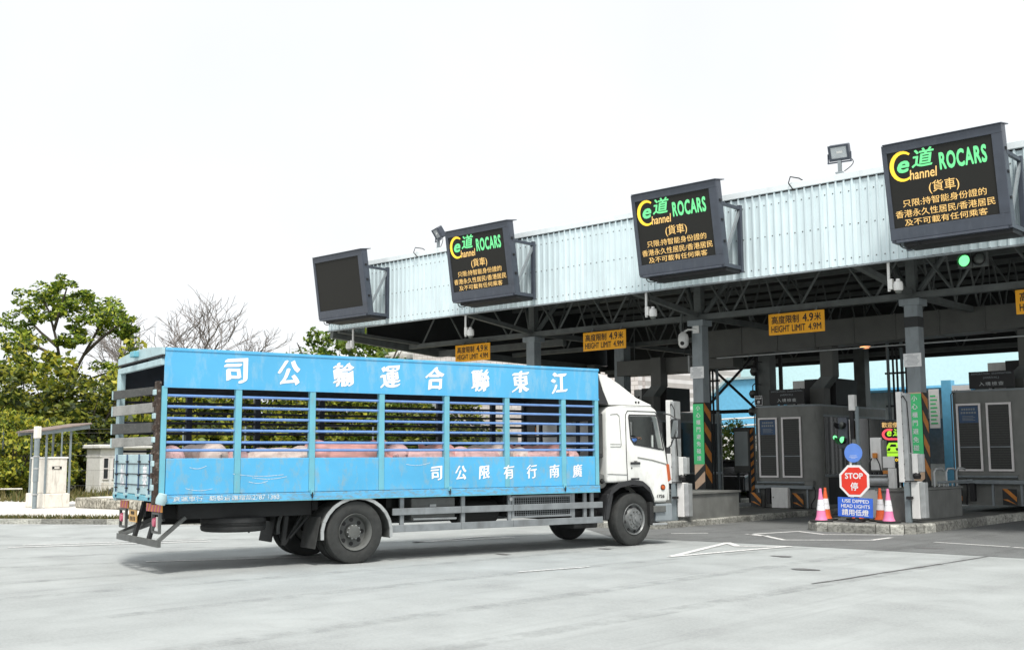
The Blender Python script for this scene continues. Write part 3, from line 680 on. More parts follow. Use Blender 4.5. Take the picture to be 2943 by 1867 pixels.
for bx, zb in ((-14.9, 2.95), (-9.35, 3.2), (-20.9, 2.95)):
    MB().box(bx - .2, bx + .2, .1, .5, 3.93, 4.86).build('branch', 'duct_grey', r, bevel=.01)
    MB().prism([(bx - .2, .1, 3.93), (bx + .2, .1, 3.93), (bx - .1, .1, 3.6), (bx - .55, .1, 3.6)], (0, .4, 0)).build('branch_bend', 'truss_grey', r)
    MB().box(bx - .55, bx - .1, .1, .5, zb, 3.6).build('branch', 'duct_grey', r, bevel=.01)
r = empty('wall_duct', (-22.4, 30.4, 0), label='short pale grey duct box under the canopy above the lorry cab', cat='duct')
box('duct_section', 'duct_grey', r, -.3, 2.6, 0, .7, 4.35, 4.85, bevel=.01); box('duct_section', 'duct_grey', r, 2.62, 4.2, .05, .65, 4.42, 4.8, bevel=.01)
box('duct_flange', 'galv', r, 2.58, 2.64, -.03, .73, 4.33, 4.87)
for s in (.2, 2.2, 3.8): MB().tube([(s, .35, 4.8), (s, .35, 7.3)], .015, 5).build('hanger_rod', 'truss_grey', r)
# vertical pipe bundles
for cx, cy, n, nm in ((-14.3, 33.0, 8, 'right of the bent duct'), (-20.2, 32.0, 4, 'right of the column by the cab')):
    r = empty('pipe_bundle', (cx, cy, 0), label='bundle of dark vertical pipes clamped together, ' + nm, cat='pipes')
    for k in range(n):
        MB().tube([(k * .14, .04 * (k % 2), .2), (k * .14, .04 * (k % 2), 5.4)], .035 + .015 * (k % 3 == 0), 8).build('pipe', 'black' if k % 3 else 'pipe_grey', r, smooth=True)
    for z in (3.1, 4.1, 4.9): box('clamp', 'black', r, -.1, n * .14, -.03, -.005, z, z + .06)

# ------------------------------------------------------------------ booths
def booth(loc, side_only=False):
    r = empty('inspection_booth', loc)
    W2, D_, H_, R_ = 2.02, 4.6, 2.9, .28
    pl = []
    for cx, cy, a in ((W2 - R_, R_, -90), (W2 - .06, D_ - .06, 0), (.06, D_ - .06, 90), (.06, .06, 180)):
        rr = R_ if a == -90 else .06
        for k in range(5): t = math.radians(a + 90 * k / 4); pl.append((cx + rr * math.cos(t), cy + rr * math.sin(t)))
    MB().prism([(x, y, 0) for x, y in pl], (0, 0, H_)).build('shell', 'booth_grey', r, smooth=True)
    MB().prism([(x * 1.01 - .02, y * 1.005 - .03, H_) for x, y in pl], (0, 0, .05)).build('roof_edge', 'steel_grey', r)
    for k, x0 in enumerate((.1, .86)):
        wd, z0, z1 = .62, .86, 2.6
        o = [(x0, z0), (x0 + wd, z0), (x0 + wd, z1), (x0, z1)]; b = .05
        F = lambda u, v, w_: Vector((u, -.02 - w_, v))
        MB().plate(o, [[(x0 + b, z0 + b), (x0 + wd - b, z0 + b), (x0 + wd - b, z1 - b), (x0 + b, z1 - b)]], F, .035).build('vent_frame', 'frame_white', r)
        MB().box(x0 + .02, x0 + wd - .02, -.03, -.005, z0 + .02, z1 - .02).build('vent_mesh', 'mesh_dark', r)
        MB().box(x0 + b, x0 + wd - b, -.05, -.032, z0 + .6, z0 + .63).build('vent_rail', 'steel_grey', r)
        mb = MB()
        for q in range(26): mb.box(x0 + b, x0 + wd - b, -.036, -.031, z0 + .08 + q * .062, z0 + .09 + q * .062)
        mb.build('vent_slats', 'black', r)
    n = box('window_notice', 'notice_navy', r, .17, .66, -.042, -.037, 2.1, 2.53)
    mb = MB()
    for q in range(6): mb.box(.235 + q * .06, .28 + q * .06, -.045, -.0425, 2.425, 2.475); mb.box(.215 + q * .068, .265 + q * .068, -.045, -.0425, 2.335, 2.385)
    for q in range(4): mb.box(.25, .58 - .05 * (q % 2), -.045, -.0425, 2.16 + q * .035, 2.172 + q * .035)
    mb.build('fine_print', 'steel_grey', r)
    # lane side: window band
    for y0, y1 in ((.33, 1.9), (1.98, 3.2), (3.28, 4.45)):
        MB().box(W2 - .01, W2 + .012, y0, y1, .9, 2.6).build('window', 'glass_dark', r); MB().box(W2 + .0, W2 + .03, y0 - .06, y1 + .04, 2.6, 2.66).build('window_rail', 'steel_grey', r)
        MB().box(W2 + .0, W2 + .03, y0 - .06, y1 + .04, .89, .95).build('window_rail', 'steel_grey', r)
    box('side_panel', 'black', r, W2 - .005, W2 + .02, .5, 4.45, .1, .86)
    # bumper tubes, cabinet, hazard plate
    MB().tube([(.06, -.12, .72), (1.75, -.12, .72)], .03, 8).build('rail_tube', 'steel_grey', r, smooth=True); box('rail_bar', 'steel_grey', r, .02, 1.85, -.2, -.06, .54, .64, bevel=.01)
    for x in (.1, .95, 1.65): MB().beam((x, -.1, .0), (x, -.1, .54), .05, .05).build('rail_post', 'steel_grey', r)
    box('junction_box', 'booth_grey', r, 1.6, 1.86, -.18, -.02, .64, .78, bevel=.01)
    for q, (xa) in enumerate((1.2, -.15)):
        box('hazard_plate', 'hazard_black', r, xa, xa + .34, -.16, -.14, .02, .42)
        for z in (-.06, .2): MB().add([(xa, -.164, .22 + z), (xa + .12, -.164, .22 + z), (xa + .34, -.164, max(.03, .02 + z)), (xa + .34, -.164, max(.03, -.1 + z))], [(0, 1, 2, 3)]).build('hazard_stripe', 'hazard_orange', r)
    for q, x in enumerate((-.02, .04)): MB().tube([(x, -.03 - .02 * q, .1), (x, -.03 - .02 * q, 2.85), (x + .06, .1, 2.96)], .016, 6).build('conduit', 'steel_dusty', r, smooth=True)
    MB().tube([(1.82, -.1, .66), (1.9, -.12, .5), (1.88, -.1, .3), (1.75, -.08, .12), (1.74, -.06, .0)], .014, 6).build('cable', 'black', r, smooth=True)
    MB().tube([(.3, -.1, .66), (.32, -.13, .4), (.28, -.1, .0)], .02, 6).build('cable', 'black', r, smooth=True)
    box('rail_box', 'black', r, .42, .54, -.26, -.1, .1, .56, bevel=.01)
    # sign on the roof
    sg = box('roof_sign', 'notice_navy' if loc[0] > -13 else 'black', r, .42, 1.55, .1, .15, 2.98, 3.42)
    text('IMMIGRATION', 'steel_grey', r, (.72, .096, 3.36), (1, 0, 0), (0, 0, 1), h=.05, wd=.46, bold=.01); text('EXAMINATION', 'steel_grey', r, (1.25, .096, 3.36), (1, 0, 0), (0, 0, 1), h=.05, wd=.48, bold=.01)
    text('(ARRIVAL)', 'steel_grey', r, (.985, .096, 3.25), (1, 0, 0), (0, 0, 1), h=.07, wd=.4, bold=.01); text('入境檢查', 'galv', r, (.985, .096, 3.1), (1, 0, 0), (0, 0, 1), h=.1, wd=.62, bold=.01, space=1.25)
    box('roof_unit', 'black', r, 1.0, 2.0, 1.2, 2.6, 2.98, 3.75); box('roof_unit', 'machine_white', r, .4, 1.0, 1.6, 2.4, 2.98, 3.75)
    MB().tube([(.55, 1.5, 3.0), (.6, 1.4, 3.3), (.8, 1.35, 3.5)], .03, 6).build('hose', 'black', r, smooth=True)
    return r
b1 = booth((-16.92, 29.5, .16))
tag(b1, 'grey inspection booth with two white framed vents between the lorry cab and the stop sign', 'booth', 'inspection booths')
box('service_cabinet', 'machine_white', b1, .62, 1.14, -.32, -.16, .0, .58, bevel=.01); box('cabinet_lock', 'black', b1, .67, .69, -.33, -.32, .28, .32)
b2 = copy_tree(b1, None, ('service_cabinet', 'cabinet_lock')); b2.location = (-11.08, 29.5, .37); b2['label'] = 'grey inspection booth with two white framed vents at the right edge'
b0 = copy_tree(b1, None, ('service_cabinet', 'cabinet_lock')); b0.location = (-22.9, 29.5, .16); b0['label'] = 'grey inspection booth standing behind the lorry body, mostly hidden'
r = empty('stop_plate', (-17.05, 29.7, 3.15), label='small dark square stop plate with white border on the booth roof', cat='sign')
box('plate', 'black', r, 0, .26, 0, .02, 0, .28); text('STOP', 'sign_white', r, (.13, -.003, .2), (1, 0, 0), (0, 0, 1), h=.07, wd=.2, bold=.02); text('停', 'sign_white', r, (.13, -.003, .09), (1, 0, 0), (0, 0, 1), h=.1, bold=.02)
MB().plate([(0, 0), (.26, 0), (.26, .28), (0, .28)], [[(.012, .012), (.248, .012), (.248, .268), (.012, .268)]], lambda a, b, c: Vector((a, -.002 - c, b)), .003).build('border', 'sign_white', r)
box('post', 'black', r, .12, .15, .02, .05, -.2, .2)

# striped posts and white information cabinet in the gap left of the booth
r = empty('information_cabinet', (-19.75, 33, .1), label='pale rectangular information cabinet on legs in the gap left of the booth', cat='cabinet')
box('case', 'duct_grey', r, -.05, .56, 0, .2, 1.0, 2.5, bevel=.02); box('face', 'window_pale', r, .0, .5, -.012, -.002, 1.22, 2.36)
for x in (.03, .45): box('leg', 'black', r, x, x + .06, .05, .12, 0, 1.0)
r = empty('striped_post', (-19.1, 33, .1), label='tall black post with orange hazard stripes at the left corner of the booth', cat='post')
box('pole', 'hazard_black', r, -.06, .06, 0, .12, 0, 2.5)
for k in range(9): MB().add([(-.06, -.003, .1 + k * .27), (.06, -.003, .2 + k * .27), (.06, -.003, .34 + k * .27), (-.06, -.003, .24 + k * .27)], [(0, 1, 2, 3)]).build('stripe', 'hazard_orange', r)

# ------------------------------------------------------------------ low concrete walls with hoops on the islands
r = tag(MB().box(-16.9, -14.83, 22.4, 24.92, .14, .74).build('island_wall', 'concrete', None, bevel=.015), 'low dark concrete block wall on the island beside the lorry cab', 'wall')
box('coping', 'concrete', r, -16.93, -14.79, 22.36, 24.95, .745, .79)
r2_ = tag(MB().box(-10.85, -10.2, 24.15, 27.45, .19, .85).build('island_wall', 'concrete', None, bevel=.015), 'low grey concrete block wall behind the white sensor housing by the pink cones', 'wall')
box('coping', 'concrete', r2_, -10.88, -10.17, 24.12, 27.48, .855, .9)
box('column_plinth', 'concrete', r, -17.0, -16.3, 25.0, 26.5, .15, .74)
r = empty('pipe_hoops', (-10.4, 26.3, .9), label='short run of galvanised pipe hoops standing on the low wall by the right booth', cat='railing')
for y, h in ((0, .42), (.75, .42), (1.4, .42)):
    MB().tube([(0, y, 0), (0, y, h - .08), (.02, y + .06, h), (.05, y + .3, h), (.06, y + .42, h - .03)], .028, 8).build('hoop', 'galv', r, smooth=True)
MB().tube([(.05, .1, .1), (.08, 2.2, .12)], .03, 8).build('cross_pipe', 'steel_grey', r, smooth=True)
for k in range(5): MB().tube([(.03, .2 + k * .28, 0), (.03, .2 + k * .28, .1)], .022, 6).build('stub', 'galv', r)

# sensor posts
def sensor(loc, lb):
    r = empty('sensor_post', loc, label=lb, cat='sensor post', group='white vehicle sensor posts')
    box('mast', 'machine_white', r, -.12, 0, 0, .14, .86, 2.83, bevel=.01); box('mast_cover', 'galv', r, .003, .1, .02, .3, .86, 2.8, bevel=.01)
    box('stand', 'pipe_grey', r, -.03, .08, .03, .15, 0, .86)
    box('lower_housing', 'machine_white', r, .1, .28, .08, .3, .08, .88, bevel=.012); box('lower_cover', 'galv', r, .284, .4, .1, .28, .1, .86, bevel=.008)
    box('upper_housing', 'machine_white', r, .14, .27, .1, .24, 1.05, 1.48, bevel=.012); box('upper_cover', 'galv', r, .275, .38, .1, .22, 1.08, 1.47, bevel=.01)
    MB().lathe([(.07, 0), (.09, .08), (.05, .14)], (.22, .15, .93), (0, 0, 1), 12).build('clamp', 'black', r, smooth=True)
    box('joint_plate', 'black', r, -.1, .25, .02, .2, .875, .895)
    box('latch', 'black', r, .04, .16, -.05, .05, .5, .56)
    MB().tube([(-.02, .05, 2.7), (.06, -.03, 2.74), (.14, -.02, 2.6), (.13, .1, 1.5)], .013, 5).build('cable', 'black', r, smooth=True)
    for k in range(7): box('bolt', 'black', r, .006, .012, .005, .018, .95 + k * .29, .97 + k * .29)
    return r
sensor((-15.06, 22.25, .15), 'tall white sensor post and housing right behind the lorry cab')
sensor((-10.08, 23.85, .2), 'tall white sensor post and housing right of the pink cones')

# barrier machine with white cabinet behind the stop sign
r = empty('barrier_machine', (-11.3, 25, .2), label='white barrier machine with silver roller arm and cabled panel behind the stop sign', cat='barrier')
box('cabinet', 'machine_white', r, -.6, .4, 0, .6, 0, .66, bevel=.02); box('cabinet_top', 'steel_grey', r, -.62, .42, -.02, .62, .665, .69)
MB().tube([(-.3, -.08, .86), (.42, -.08, .86)], .11, 16).build('roller', 'galv', r, smooth=True)
box('roller_cap', 'galv', r, -.1, .4, -.2, .05, .975, 1.0)
box('arm_plate', 'machine_white', r, .42, .58, -.16, -.04, .5, 1.15, bevel=.01); box('arm_plate', 'machine_white', r, .3, .56, -.14, -.06, 1.16, 1.42, bevel=.01)
box('panel', 'machine_white', r, -.1, .16, .1, .2, 1.1, 1.86, bevel=.015); box('panel_side', 'booth_grey', r, .165, .24, .12, .25, 1.05, 1.8)
box('connector', 'hazard_orange', r, -.02, .08, .02, .1, 1.38, 1.5, bevel=.01)
for s in (-.04, .07): MB().tube([(s, .05, 1.38), (s * 2.2, .0, 1.25), (s * 2.6, .02, 1.05)], .015, 5).build('cable', 'black', r, smooth=True)
for k in range(3): MB().lathe([(.05, 0), (.05, .06), (.02, .08)], (-.08 + k * .12, .05, 1.0), (0, 0, 1), 10).build('knob', 'black', r)
box('stripe_block', 'hazard_orange', r, .24, .36, -.02, .1, 1.02, 1.1)

# LED welcome panel
r = empty('welcome_panel', (-11.68, 26.4, 1.45), label='narrow LED welcome panel with red, lime and yellow shapes beside the white sensor mast', cat='LED panel')
box('case', 'sign_case', r, -.02, .6, 0, .12, 0, 1.05, bevel=.01); box('screen', 'black', r, .0, .58, -.008, -.002, .04, 1.02)
text('歡迎使用', 'led_amber', r, (.29, -.012, .93), (1, 0, 0), (0, 0, 1), h=.13, wd=.54, bold=.01)
mb = MB()
for i in range(12):
    t0, t1 = [math.radians(60 + 240 * (i + q) / 12) for q in (0, 1)]
    mb.add([(.2 + rr * math.cos(t), -.012, .7 + rr * .75 * math.sin(t)) for t, rr in ((t0, .12), (t0, .19), (t1, .19), (t1, .12))], [(0, 1, 2, 3)])
mb.box(.2, .5, -.013, -.011, .56, .61); mb.build('letter', 'led_red', r)
text('e', 'led_lime', r, (.2, -.014, .72), (1, 0, 0), (0, 0, 1), h=.13, wd=.12, bold=.03, shear=.15); text('道', 'led_lime', r, (.42, -.014, .75), (1, 0, 0), (0, 0, 1), h=.19, wd=.26, bold=.02, shear=.15)
mb = MB(); Fp = lambda u, v, w_: Vector((u, -.01 - w_, v))
mb.plate([(.04, .27), (.54, .27), (.42, .5), (.18, .5)], [[(.19, .4), (.37, .4), (.35, .46), (.23, .46)], [(.12, .3), (.2, .3), (.22, .37), (.16, .37)], [(.36, .3), (.45, .3), (.4, .37), (.34, .37)]], Fp, .003)
mb.box(.04, .54, -.013, -.011, .17, .25); mb.build('roof_shape', 'led_lime', r)
text('Welcome', 'led_yellow', r, (.29, -.012, .1), (1, 0, 0), (0, 0, 1), h=.1, wd=.52, bold=.02)
box('stand', 'black', r, .2, .35, .03, .1, -1.25, 0)

# ------------------------------------------------------------------ traffic signal on its pole
r = empty('traffic_light', (-12.0, 25.5, .2), label='pole mounted traffic light showing green, with a white box on top of its pole', cat='traffic light')
MB().tube([(.1, .05, 0), (.1, .05, 2.62)], .05, 10).build('pole', 'pipe_grey', r, smooth=True); box('pole_sleeve', 'black', r, -.07, .03, 0, .1, .2, 2.5)
box('pole_strip', 'machine_white', r, -.085, -.072, .0, .05, .6, 2.3)
box('top_box', 'machine_white', r, -.06, .1, -.06, .08, 2.52, 2.9, bevel=.012)
box('head', 'sign_case', r, -.36, -.12, -.05, .15, 1.62, 2.36, bevel=.02)
for z, m in ((2.18, 'lens_off'), (1.82, 'lens_green')):
    MB().lathe([(0, .012), (.065, .01), (.08, 0)], (-.24, -.052, z), (0, -1, 0), 18).build('lens', m, r, smooth=True)
    MB().lathe([(.105, 0), (.125, .2)], (-.24, -.05, z), (0, -1, .12), 16, math.radians(-20), math.radians(200)).build('visor', 'black', r, smooth=True)
MB().beam((-.12, .05, 2.3), (.1, .05, 2.3), .04, .04).build('arm', 'steel_grey', r); MB().beam((-.12, .05, 1.7), (.1, .05, 1.7), .04, .04).build('arm', 'steel_grey', r)
MB().lathe([(.035, 0), (.05, .05), (.02, .08), (0, .08)], (-.43, -.03, 1.88), (0, -1, 0), 12).build('side_lens', 'lens_green', r, smooth=True)

# stop sign, round blue plate and dipped head lights board on one post
r = empty('stop_sign', (-11.02, 23.4, .2), label='red octagonal stop sign with blank blue disc above and dipped head lights board below', cat='sign')
MB().tube([(0, .05, 0), (0, .05, 1.8)], .045, 10).build('post', 'truss_grey', r, smooth=True); box('post_strip', 'machine_white', r, -.1, -.05, .01, .04, .75, 1.5)
def octo(R): return [(R / math.cos(PI / 8) * math.cos(PI / 8 + k * PI / 4), .89 + R / math.cos(PI / 8) * math.sin(PI / 8 + k * PI / 4)) for k in range(8)]
Fs = lambda u, v, w_: Vector((u, -.0 - w_, v))
MB().plate(octo(.345), [], Fs, .012).build('stop_border', 'sign_white', r); MB().plate(octo(.295), [], lambda u, v, w_: Vector((u, -.0125 - w_, v)), .004).build('stop_face', 'stop_red', r)
text('STOP', 'sign_white', r, (0, -.019, 1.0), (1, 0, 0), (0, 0, 1), h=.13, wd=.42, bold=.03); text('停', 'sign_white', r, (0, -.019, .77), (1, 0, 0), (0, 0, 1), h=.18, bold=.02)
MB().lathe([(0, .012), (.205, .012), (.21, 0), (0, -.003)], (0, 0, 1.5), (0, -1, 0), 28).build('round_plate', 'round_blue', r)
mb = MB()
for z, l in ((1.44, .16), (1.41, .2), (1.38, .1)): mb.box(-l / 2, l / 2, -.0145, -.0125, z, z + .006)
mb.build('faded_print', 'sign_white', r)
F3 = lambda u, v, w_: Vector((u * math.cos(.03) + v * math.sin(.03), -.005 - w_, .305 - u * math.sin(.03) + v * math.cos(.03)))
MB().fbox(F3, -.405, .405, -.2, .22, 0, .012).build('lights_board', 'sign_blue', r)
UXs, UYs = (math.cos(.03), 0, -math.sin(.03)), (math.sin(.03), 0, math.cos(.03))
text('USE', 'sign_white', r, F3(-.2, .145, .0145), UXs, UYs, h=.075, wd=.2, bold=.016); text('DIPPED', 'sign_white', r, F3(.13, .145, .0145), UXs, UYs, h=.075, wd=.38, bold=.016); text('HEAD', 'sign_white', r, F3(-.19, .035, .0145), UXs, UYs, h=.075, wd=.27, bold=.016); text('LIGHTS', 'sign_white', r, F3(.16, .035, .0145), UXs, UYs, h=.075, wd=.36, bold=.016)
text('請用低燈', 'sign_white', r, F3(0, -.1, .0145), UXs, UYs, h=.14, wd=.62, bold=.018)
box('base', 'black', r, -.14, .14, -.08, .2, 0, .03, bevel=.01)

r = empty('poster_pillar', (-15.6, 40, 0), label='blue pillar with white poster boards beyond the right booth', cat='pillar')
box('shaft', 'blue_wall', r, .2, .55, 0, .35, 0, 4.3); box('poster', 'sign_white', r, -.25, .12, -.05, -.03, 2.6, 4.0); box('poster', 'sign_white', r, .6, 1.25, -.05, -.03, 2.5, 4.1)
for k in range(8):
    box('poster_line', 'blue_wall' if k % 3 else 'banner_green', r, .66, 1.15 - .08 * (k % 3), -.056, -.052, 2.7 + k * .16, 2.76 + k * .16); box('poster_line', 'banner_green', r, -.2, .05 - .05 * (k % 2), -.056, -.052, 2.75 + k * .14, 2.8 + k * .14)
# traffic cones
def cone(loc, body, lb, rz=0.0, grp='traffic cones round the stop sign'):
    r = empty('traffic_cone', loc, rz, label=lb, cat='traffic cone', group=grp)
    MB().prism([(.28 * math.cos(a), .28 * math.sin(a), 0) for a in [PI / 4 * k + (.13 if k % 2 else -.13) + PI / 8 for k in range(8)]], (0, 0, .035)).build('base', 'rubber', r, bevel=.008)
    def seg(z0, z1, nm, m, e=0.0):
        f = lambda z: .125 - (.125 - .026) * ((z - .035) / .72) + (.02 * max(0, 1 - (z - .035) / .12) ** 2)
        zs = [z0 + (z1 - z0) * k / 5 for k in range(6)]
        MB().lathe([(f(z) + e, z) for z in zs] + ([(0, z1)] if nm == 'tip' else []), (0, 0, 0), (0, 0, 1), 22).build(nm, m, r, smooth=True)
    seg(.036, .26, 'lower_body', body); seg(.26, .51, 'reflective_sleeve', 'cone_white', .004); seg(.51, .72, 'upper_body', body); seg(.72, .77, 'tip', body, .004)
    MB().lathe([(.0815, .385), (.0813, .392)], (0, 0, 0), (0, 0, 1), 22).build('sleeve_line', 'steel_grey', r)
    r.scale = (.94, .94, .94)
    return r
cone((-11.7, 23.12, .2), 'cone_pink', 'pink and white traffic cone left of the blue dipped lights board'); cone((-11.9, 23.75, .2), 'cone_orange', 'orange and white traffic cone just behind the left pink cone', .4)
cone((-10.37, 23.62, .2), 'cone_pink', 'pink and white traffic cone right of the blue dipped lights board', .3); cone((-10.72, 24.0, .2), 'cone_orange', 'orange and white traffic cone tucked behind the right pink cone', .2)
cone((-11.35, 24.2, .2), 'cone_orange', 'orange traffic cone hidden behind the blue dipped lights board', .1)
cone((-15.3, 21.6, .15), 'cone_pink', 'pink traffic cone just showing in front of the lorry front wheel')

# cabinets and post on the left island behind the cab
r = empty('steel_frame', (-21.3, 33.5, .1), label='dark steel frame with crossed braces in front of the white tiled wall', cat='frame')
for x in (0, 2.1, 3.0): box('upright', 'black', r, x, x + .1, 0, .1, 0, 5.2)
box('rail', 'black', r, 0, 3.1, 0, .1, 3.0, 3.12)
MB().beam((.05, .05, 4.9), (2.1, .05, 3.1), .07, .07).build('cross_brace', 'black', r); MB().beam((2.1, .12, 5.0), (.05, .12, 3.2), .07, .07).build('cross_brace', 'black', r)
# ------------------------------------------------------------------ the livestock lorry (x forward, y to its left, right body side on y = 0)
TR = empty('livestock_lorry', (-13.734, 11.489, 0), math.radians(90 - 13.992), label='white cab lorry with slatted sky blue livestock body full of pigs', cat='lorry')
X0, X1, TW = -3.05, 4.9, 2.4
POSTS = [-3.04, -1.93, -.74, .46, 1.675, 2.885, 4.1, 4.85]
RZ = [2.56, 2.4, 2.23, 2.06, 1.885, 1.77]
def side(y0, sgn, outer=True):
    """one side of the body; sgn = +1 puts the thickness towards +y"""
    Y = lambda a, b: (min(y0 + sgn * a, y0 + sgn * b), max(y0 + sgn * a, y0 + sgn * b))
    pm = 'truck_blue'; im = 'inner_dark'  # far side takes the dark colour: shade inside the body painted in
    box('top_panel', pm if outer else im, TR, X0, X1, *Y(0, .04), 2.69, 3.24, bevel=.012)
    box('top_trim', pm if outer else im, TR, X0, X1 + .004, *Y(-.012, .05), 3.205, 3.25, bevel=.006)
    box('top_trim', pm if outer else im, TR, X0, X1 + .002, *Y(-.006, .05), 2.672, 2.7)
    for a, b in zip(POSTS, POSTS[1:]):
        box('lower_panel', 'truck_lower', TR, a + .05, b - .05, *Y(.004, .045), 1.135, 1.655, bevel=.008)
    for k, p in enumerate(POSTS):
        w_ = .048 if 0 < k < 7 else .04
        box('post', 'truck_post' if outer else im, TR, p - w_, p + w_, *Y(.0, .09), 1.135, 2.69, bevel=.008)
    box('sill', 'truck_sill' if outer else im, TR, X0 - .02, X1, *Y(-.006, .06), 1.02, 1.13, bevel=.006)
    box('sill_lip', 'truck_post' if outer else im, TR, X0, X1, *Y(-.012, .06), 1.008, 1.022)
    for z in RZ:
        MB().tube([(X0 + .02, y0 + sgn * .05, z), (X1 - .04, y0 + sgn * .05, z)], .021, 10).build('rail', 'rail_blue' if outer else im, TR, smooth=True)
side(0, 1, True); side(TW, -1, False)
mb = MB(); N = 10
arc = [(TW * k / N, 3.25 + .06 * math.sin(PI * k / N)) for k in range(N + 1)]
mb.add([(X0 - .04, y, z) for y, z in arc] + [(X1, y, z) for y, z in arc], [(k, k + 1, N + 2 + k, N + 1 + k) for k in range(N)]); mb.build('roof', 'truck_pale', TR, smooth=True)
MB().prism([(X0 - .045, y, z) for y, z in arc] + [(X0 - .045, TW, 3.15), (X0 - .045, 0, 3.15)], (.04, 0, 0)).build('rear_header', 'truck_pale', TR)
box('rear_beam', 'truck_pale', TR, X0 - .05, X0 + .02, .03, TW - .02, 3.0, 3.09, bevel=.006); box('header_gap', 'black', TR, X0 - .05, X0 + .0, 0, TW, 3.125, 3.148)
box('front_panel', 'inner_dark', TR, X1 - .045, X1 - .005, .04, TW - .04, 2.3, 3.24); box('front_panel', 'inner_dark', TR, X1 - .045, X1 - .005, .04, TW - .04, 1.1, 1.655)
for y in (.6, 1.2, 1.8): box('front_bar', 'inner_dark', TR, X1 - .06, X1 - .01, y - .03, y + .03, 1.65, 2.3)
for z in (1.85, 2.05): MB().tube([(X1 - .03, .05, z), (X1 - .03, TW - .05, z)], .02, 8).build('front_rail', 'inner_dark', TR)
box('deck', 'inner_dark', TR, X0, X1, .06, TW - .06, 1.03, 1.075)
box('marker_lamp', 'truck_post', TR, X0 - .13, X0 - .04, 1.2, 1.42, 3.2, 3.29, bevel=.012)
# writing on the side
for ch, x in zip('司公輸運合聯東江', (-1.99, -1.15, -.23, .6, 1.43, 2.33, 3.16, 4.0)):
    text(ch, 'letter_white', TR, (x, -.004, 2.955), (1, 0, 0), (0, 0, 1), h=.39, wd=.37, bold=.042, shear=0, name='painted_character', brush=True)
for ch, x in zip('司公限有行南廣', (1.47, 1.94, 2.41, 2.91, 3.39, 3.88, 4.39)):
    text(ch, 'letter_white', TR, (x, .0, 1.395), (1, 0, 0), (0, 0, 1), h=.24, wd=.22, bold=.03, shear=0, name='painted_character', brush=True)
text('貨運車行', 'letter_worn', TR, (-2.66, -.009, 1.075), (1, 0, 0), (0, 0, 1), h=.075, wd=.44, bold=.015, name='painted_line')
text('新裝倉運電話', 'letter_worn', TR, (-2.02, -.009, 1.075), (1, 0, 0), (0, 0, 1), h=.075, wd=.66, bold=.015, name='painted_line')
text('2787 1388', 'letter_worn', TR, (-1.48, -.009, 1.075), (1, 0, 0), (0, 0, 1), h=.075, wd=.42, bold=.015, name='painted_line')
for (xa, za, xb, zb) in ((-2.0, 1.42, -1.2, 1.4), (-1.7, 1.36, -1.15, 1.37), (-2.65, 1.52, -2.4, 1.54), (-1.75, 1.3, -1.45, 1.31), (-2.7, 1.22, -2.3, 1.21), (.9, 1.54, 1.35, 1.56), (3.35, 1.08, 3.6, 1.085), (1.0, 1.1, 1.35, 1.13)):
    mb = MB(); n = 6
    for k in range(n):
        t0, t1 = k / n, (k + 1) / n; f = lambda t: za + (zb - za) * t - .03 * math.sin(PI * t)
        mb.add([(xa + (xb - xa) * t0, .0, f(t0)), (xa + (xb - xa) * t1, .0, f(t1)), (xa + (xb - xa) * t1, .0, f(t1) + .007), (xa + (xb - xa) * t0, .0, f(t0) + .007)], [(0, 1, 2, 3)])
    mb.build('scratch', 'letter_worn', TR)
for x in (-.74, 1.72, 4.1):
    box('hinge', 'truck_post', TR, x - .03, x + .03, -.03, .0, 1.1, 1.17, bevel=.005); MB().tube([(x, -.025, 1.04), (x, -.025, 1.13)], .012, 6).build('hinge_pin', 'black', TR)
# rear: planks, gate and lock bars
for (zr0, zr1, zl0, zl1), m in zip(((2.58, 2.69, 2.6, 2.74), (2.32, 2.46, 2.33, 2.49), (2.03, 2.17, 2.04, 2.21), (1.85, 1.97, 1.83, 1.98)), ('wood_dark', 'wood_pale', 'wood_dark', 'wood_pale')):
    MB().add([(X0 - .09, .28, zr0), (X0 - .055, .28, zr0), (X0 - .055, 2.46, zl0), (X0 - .09, 2.46, zl0), (X0 - .09, .28, zr1), (X0 - .055, .28, zr1), (X0 - .055, 2.46, zl1), (X0 - .09, 2.46, zl1)], MB.BF).build('plank', m, TR, bevel=.006)
    box('plank_end', 'truck_pale', TR, X0 - .1, X0 - .04, 2.462, 2.5, zl0, zl1)
box('rear_post', 'rust', TR, X0 - .1, X0 - .03, .02, .14, 1.0, 2.76, bevel=.012); box('rear_post', 'truck_pale', TR, X0 - .05, X0 + .04, 2.22, 2.4, 1.0, 3.0, bevel=.01)
for k in range(9): box('post_cleat', 'rust' if k % 2 else 'truck_pale', TR, X0 - .13, X0 - .08, .03 + .02 * (k % 2), .13, 1.2 + k * .17, 1.28 + k * .17, bevel=.01)
g0, g1 = .12, 2.28
box('tailgate', 'truck_pale', TR, X0 - .07, X0 - .03, g0, g1, 1.13, 1.715, bevel=.008); box('tail_sill', 'truck_post', TR, X0 - .08, X0 - .0, g0 - .04, g1 + .04, 1.04, 1.12, bevel=.008)
for y in (.3, .85, 1.5, 2.1):
    MB().tube([(X0 - .09, y, 1.06), (X0 - .09, y, 1.72)], .011, 6).build('lock_bar', 'notice_navy', TR, smooth=True)
    for z in (1.2, 1.4, 1.6): box('lock_clip', 'black', TR, X0 - .105, X0 - .07, y - .03, y + .03, z, z + .02)
    box('lock_foot', 'truck_pale', TR, X0 - .12, X0 - .06, y - .04, y + .04, 1.1, 1.14)
for z in (1.26, 1.42, 1.57): box('gate_rib', 'inner_dark', TR, X0 - .078, X0 - .068, g0 + .02, g1 - .02, z, z + .014)
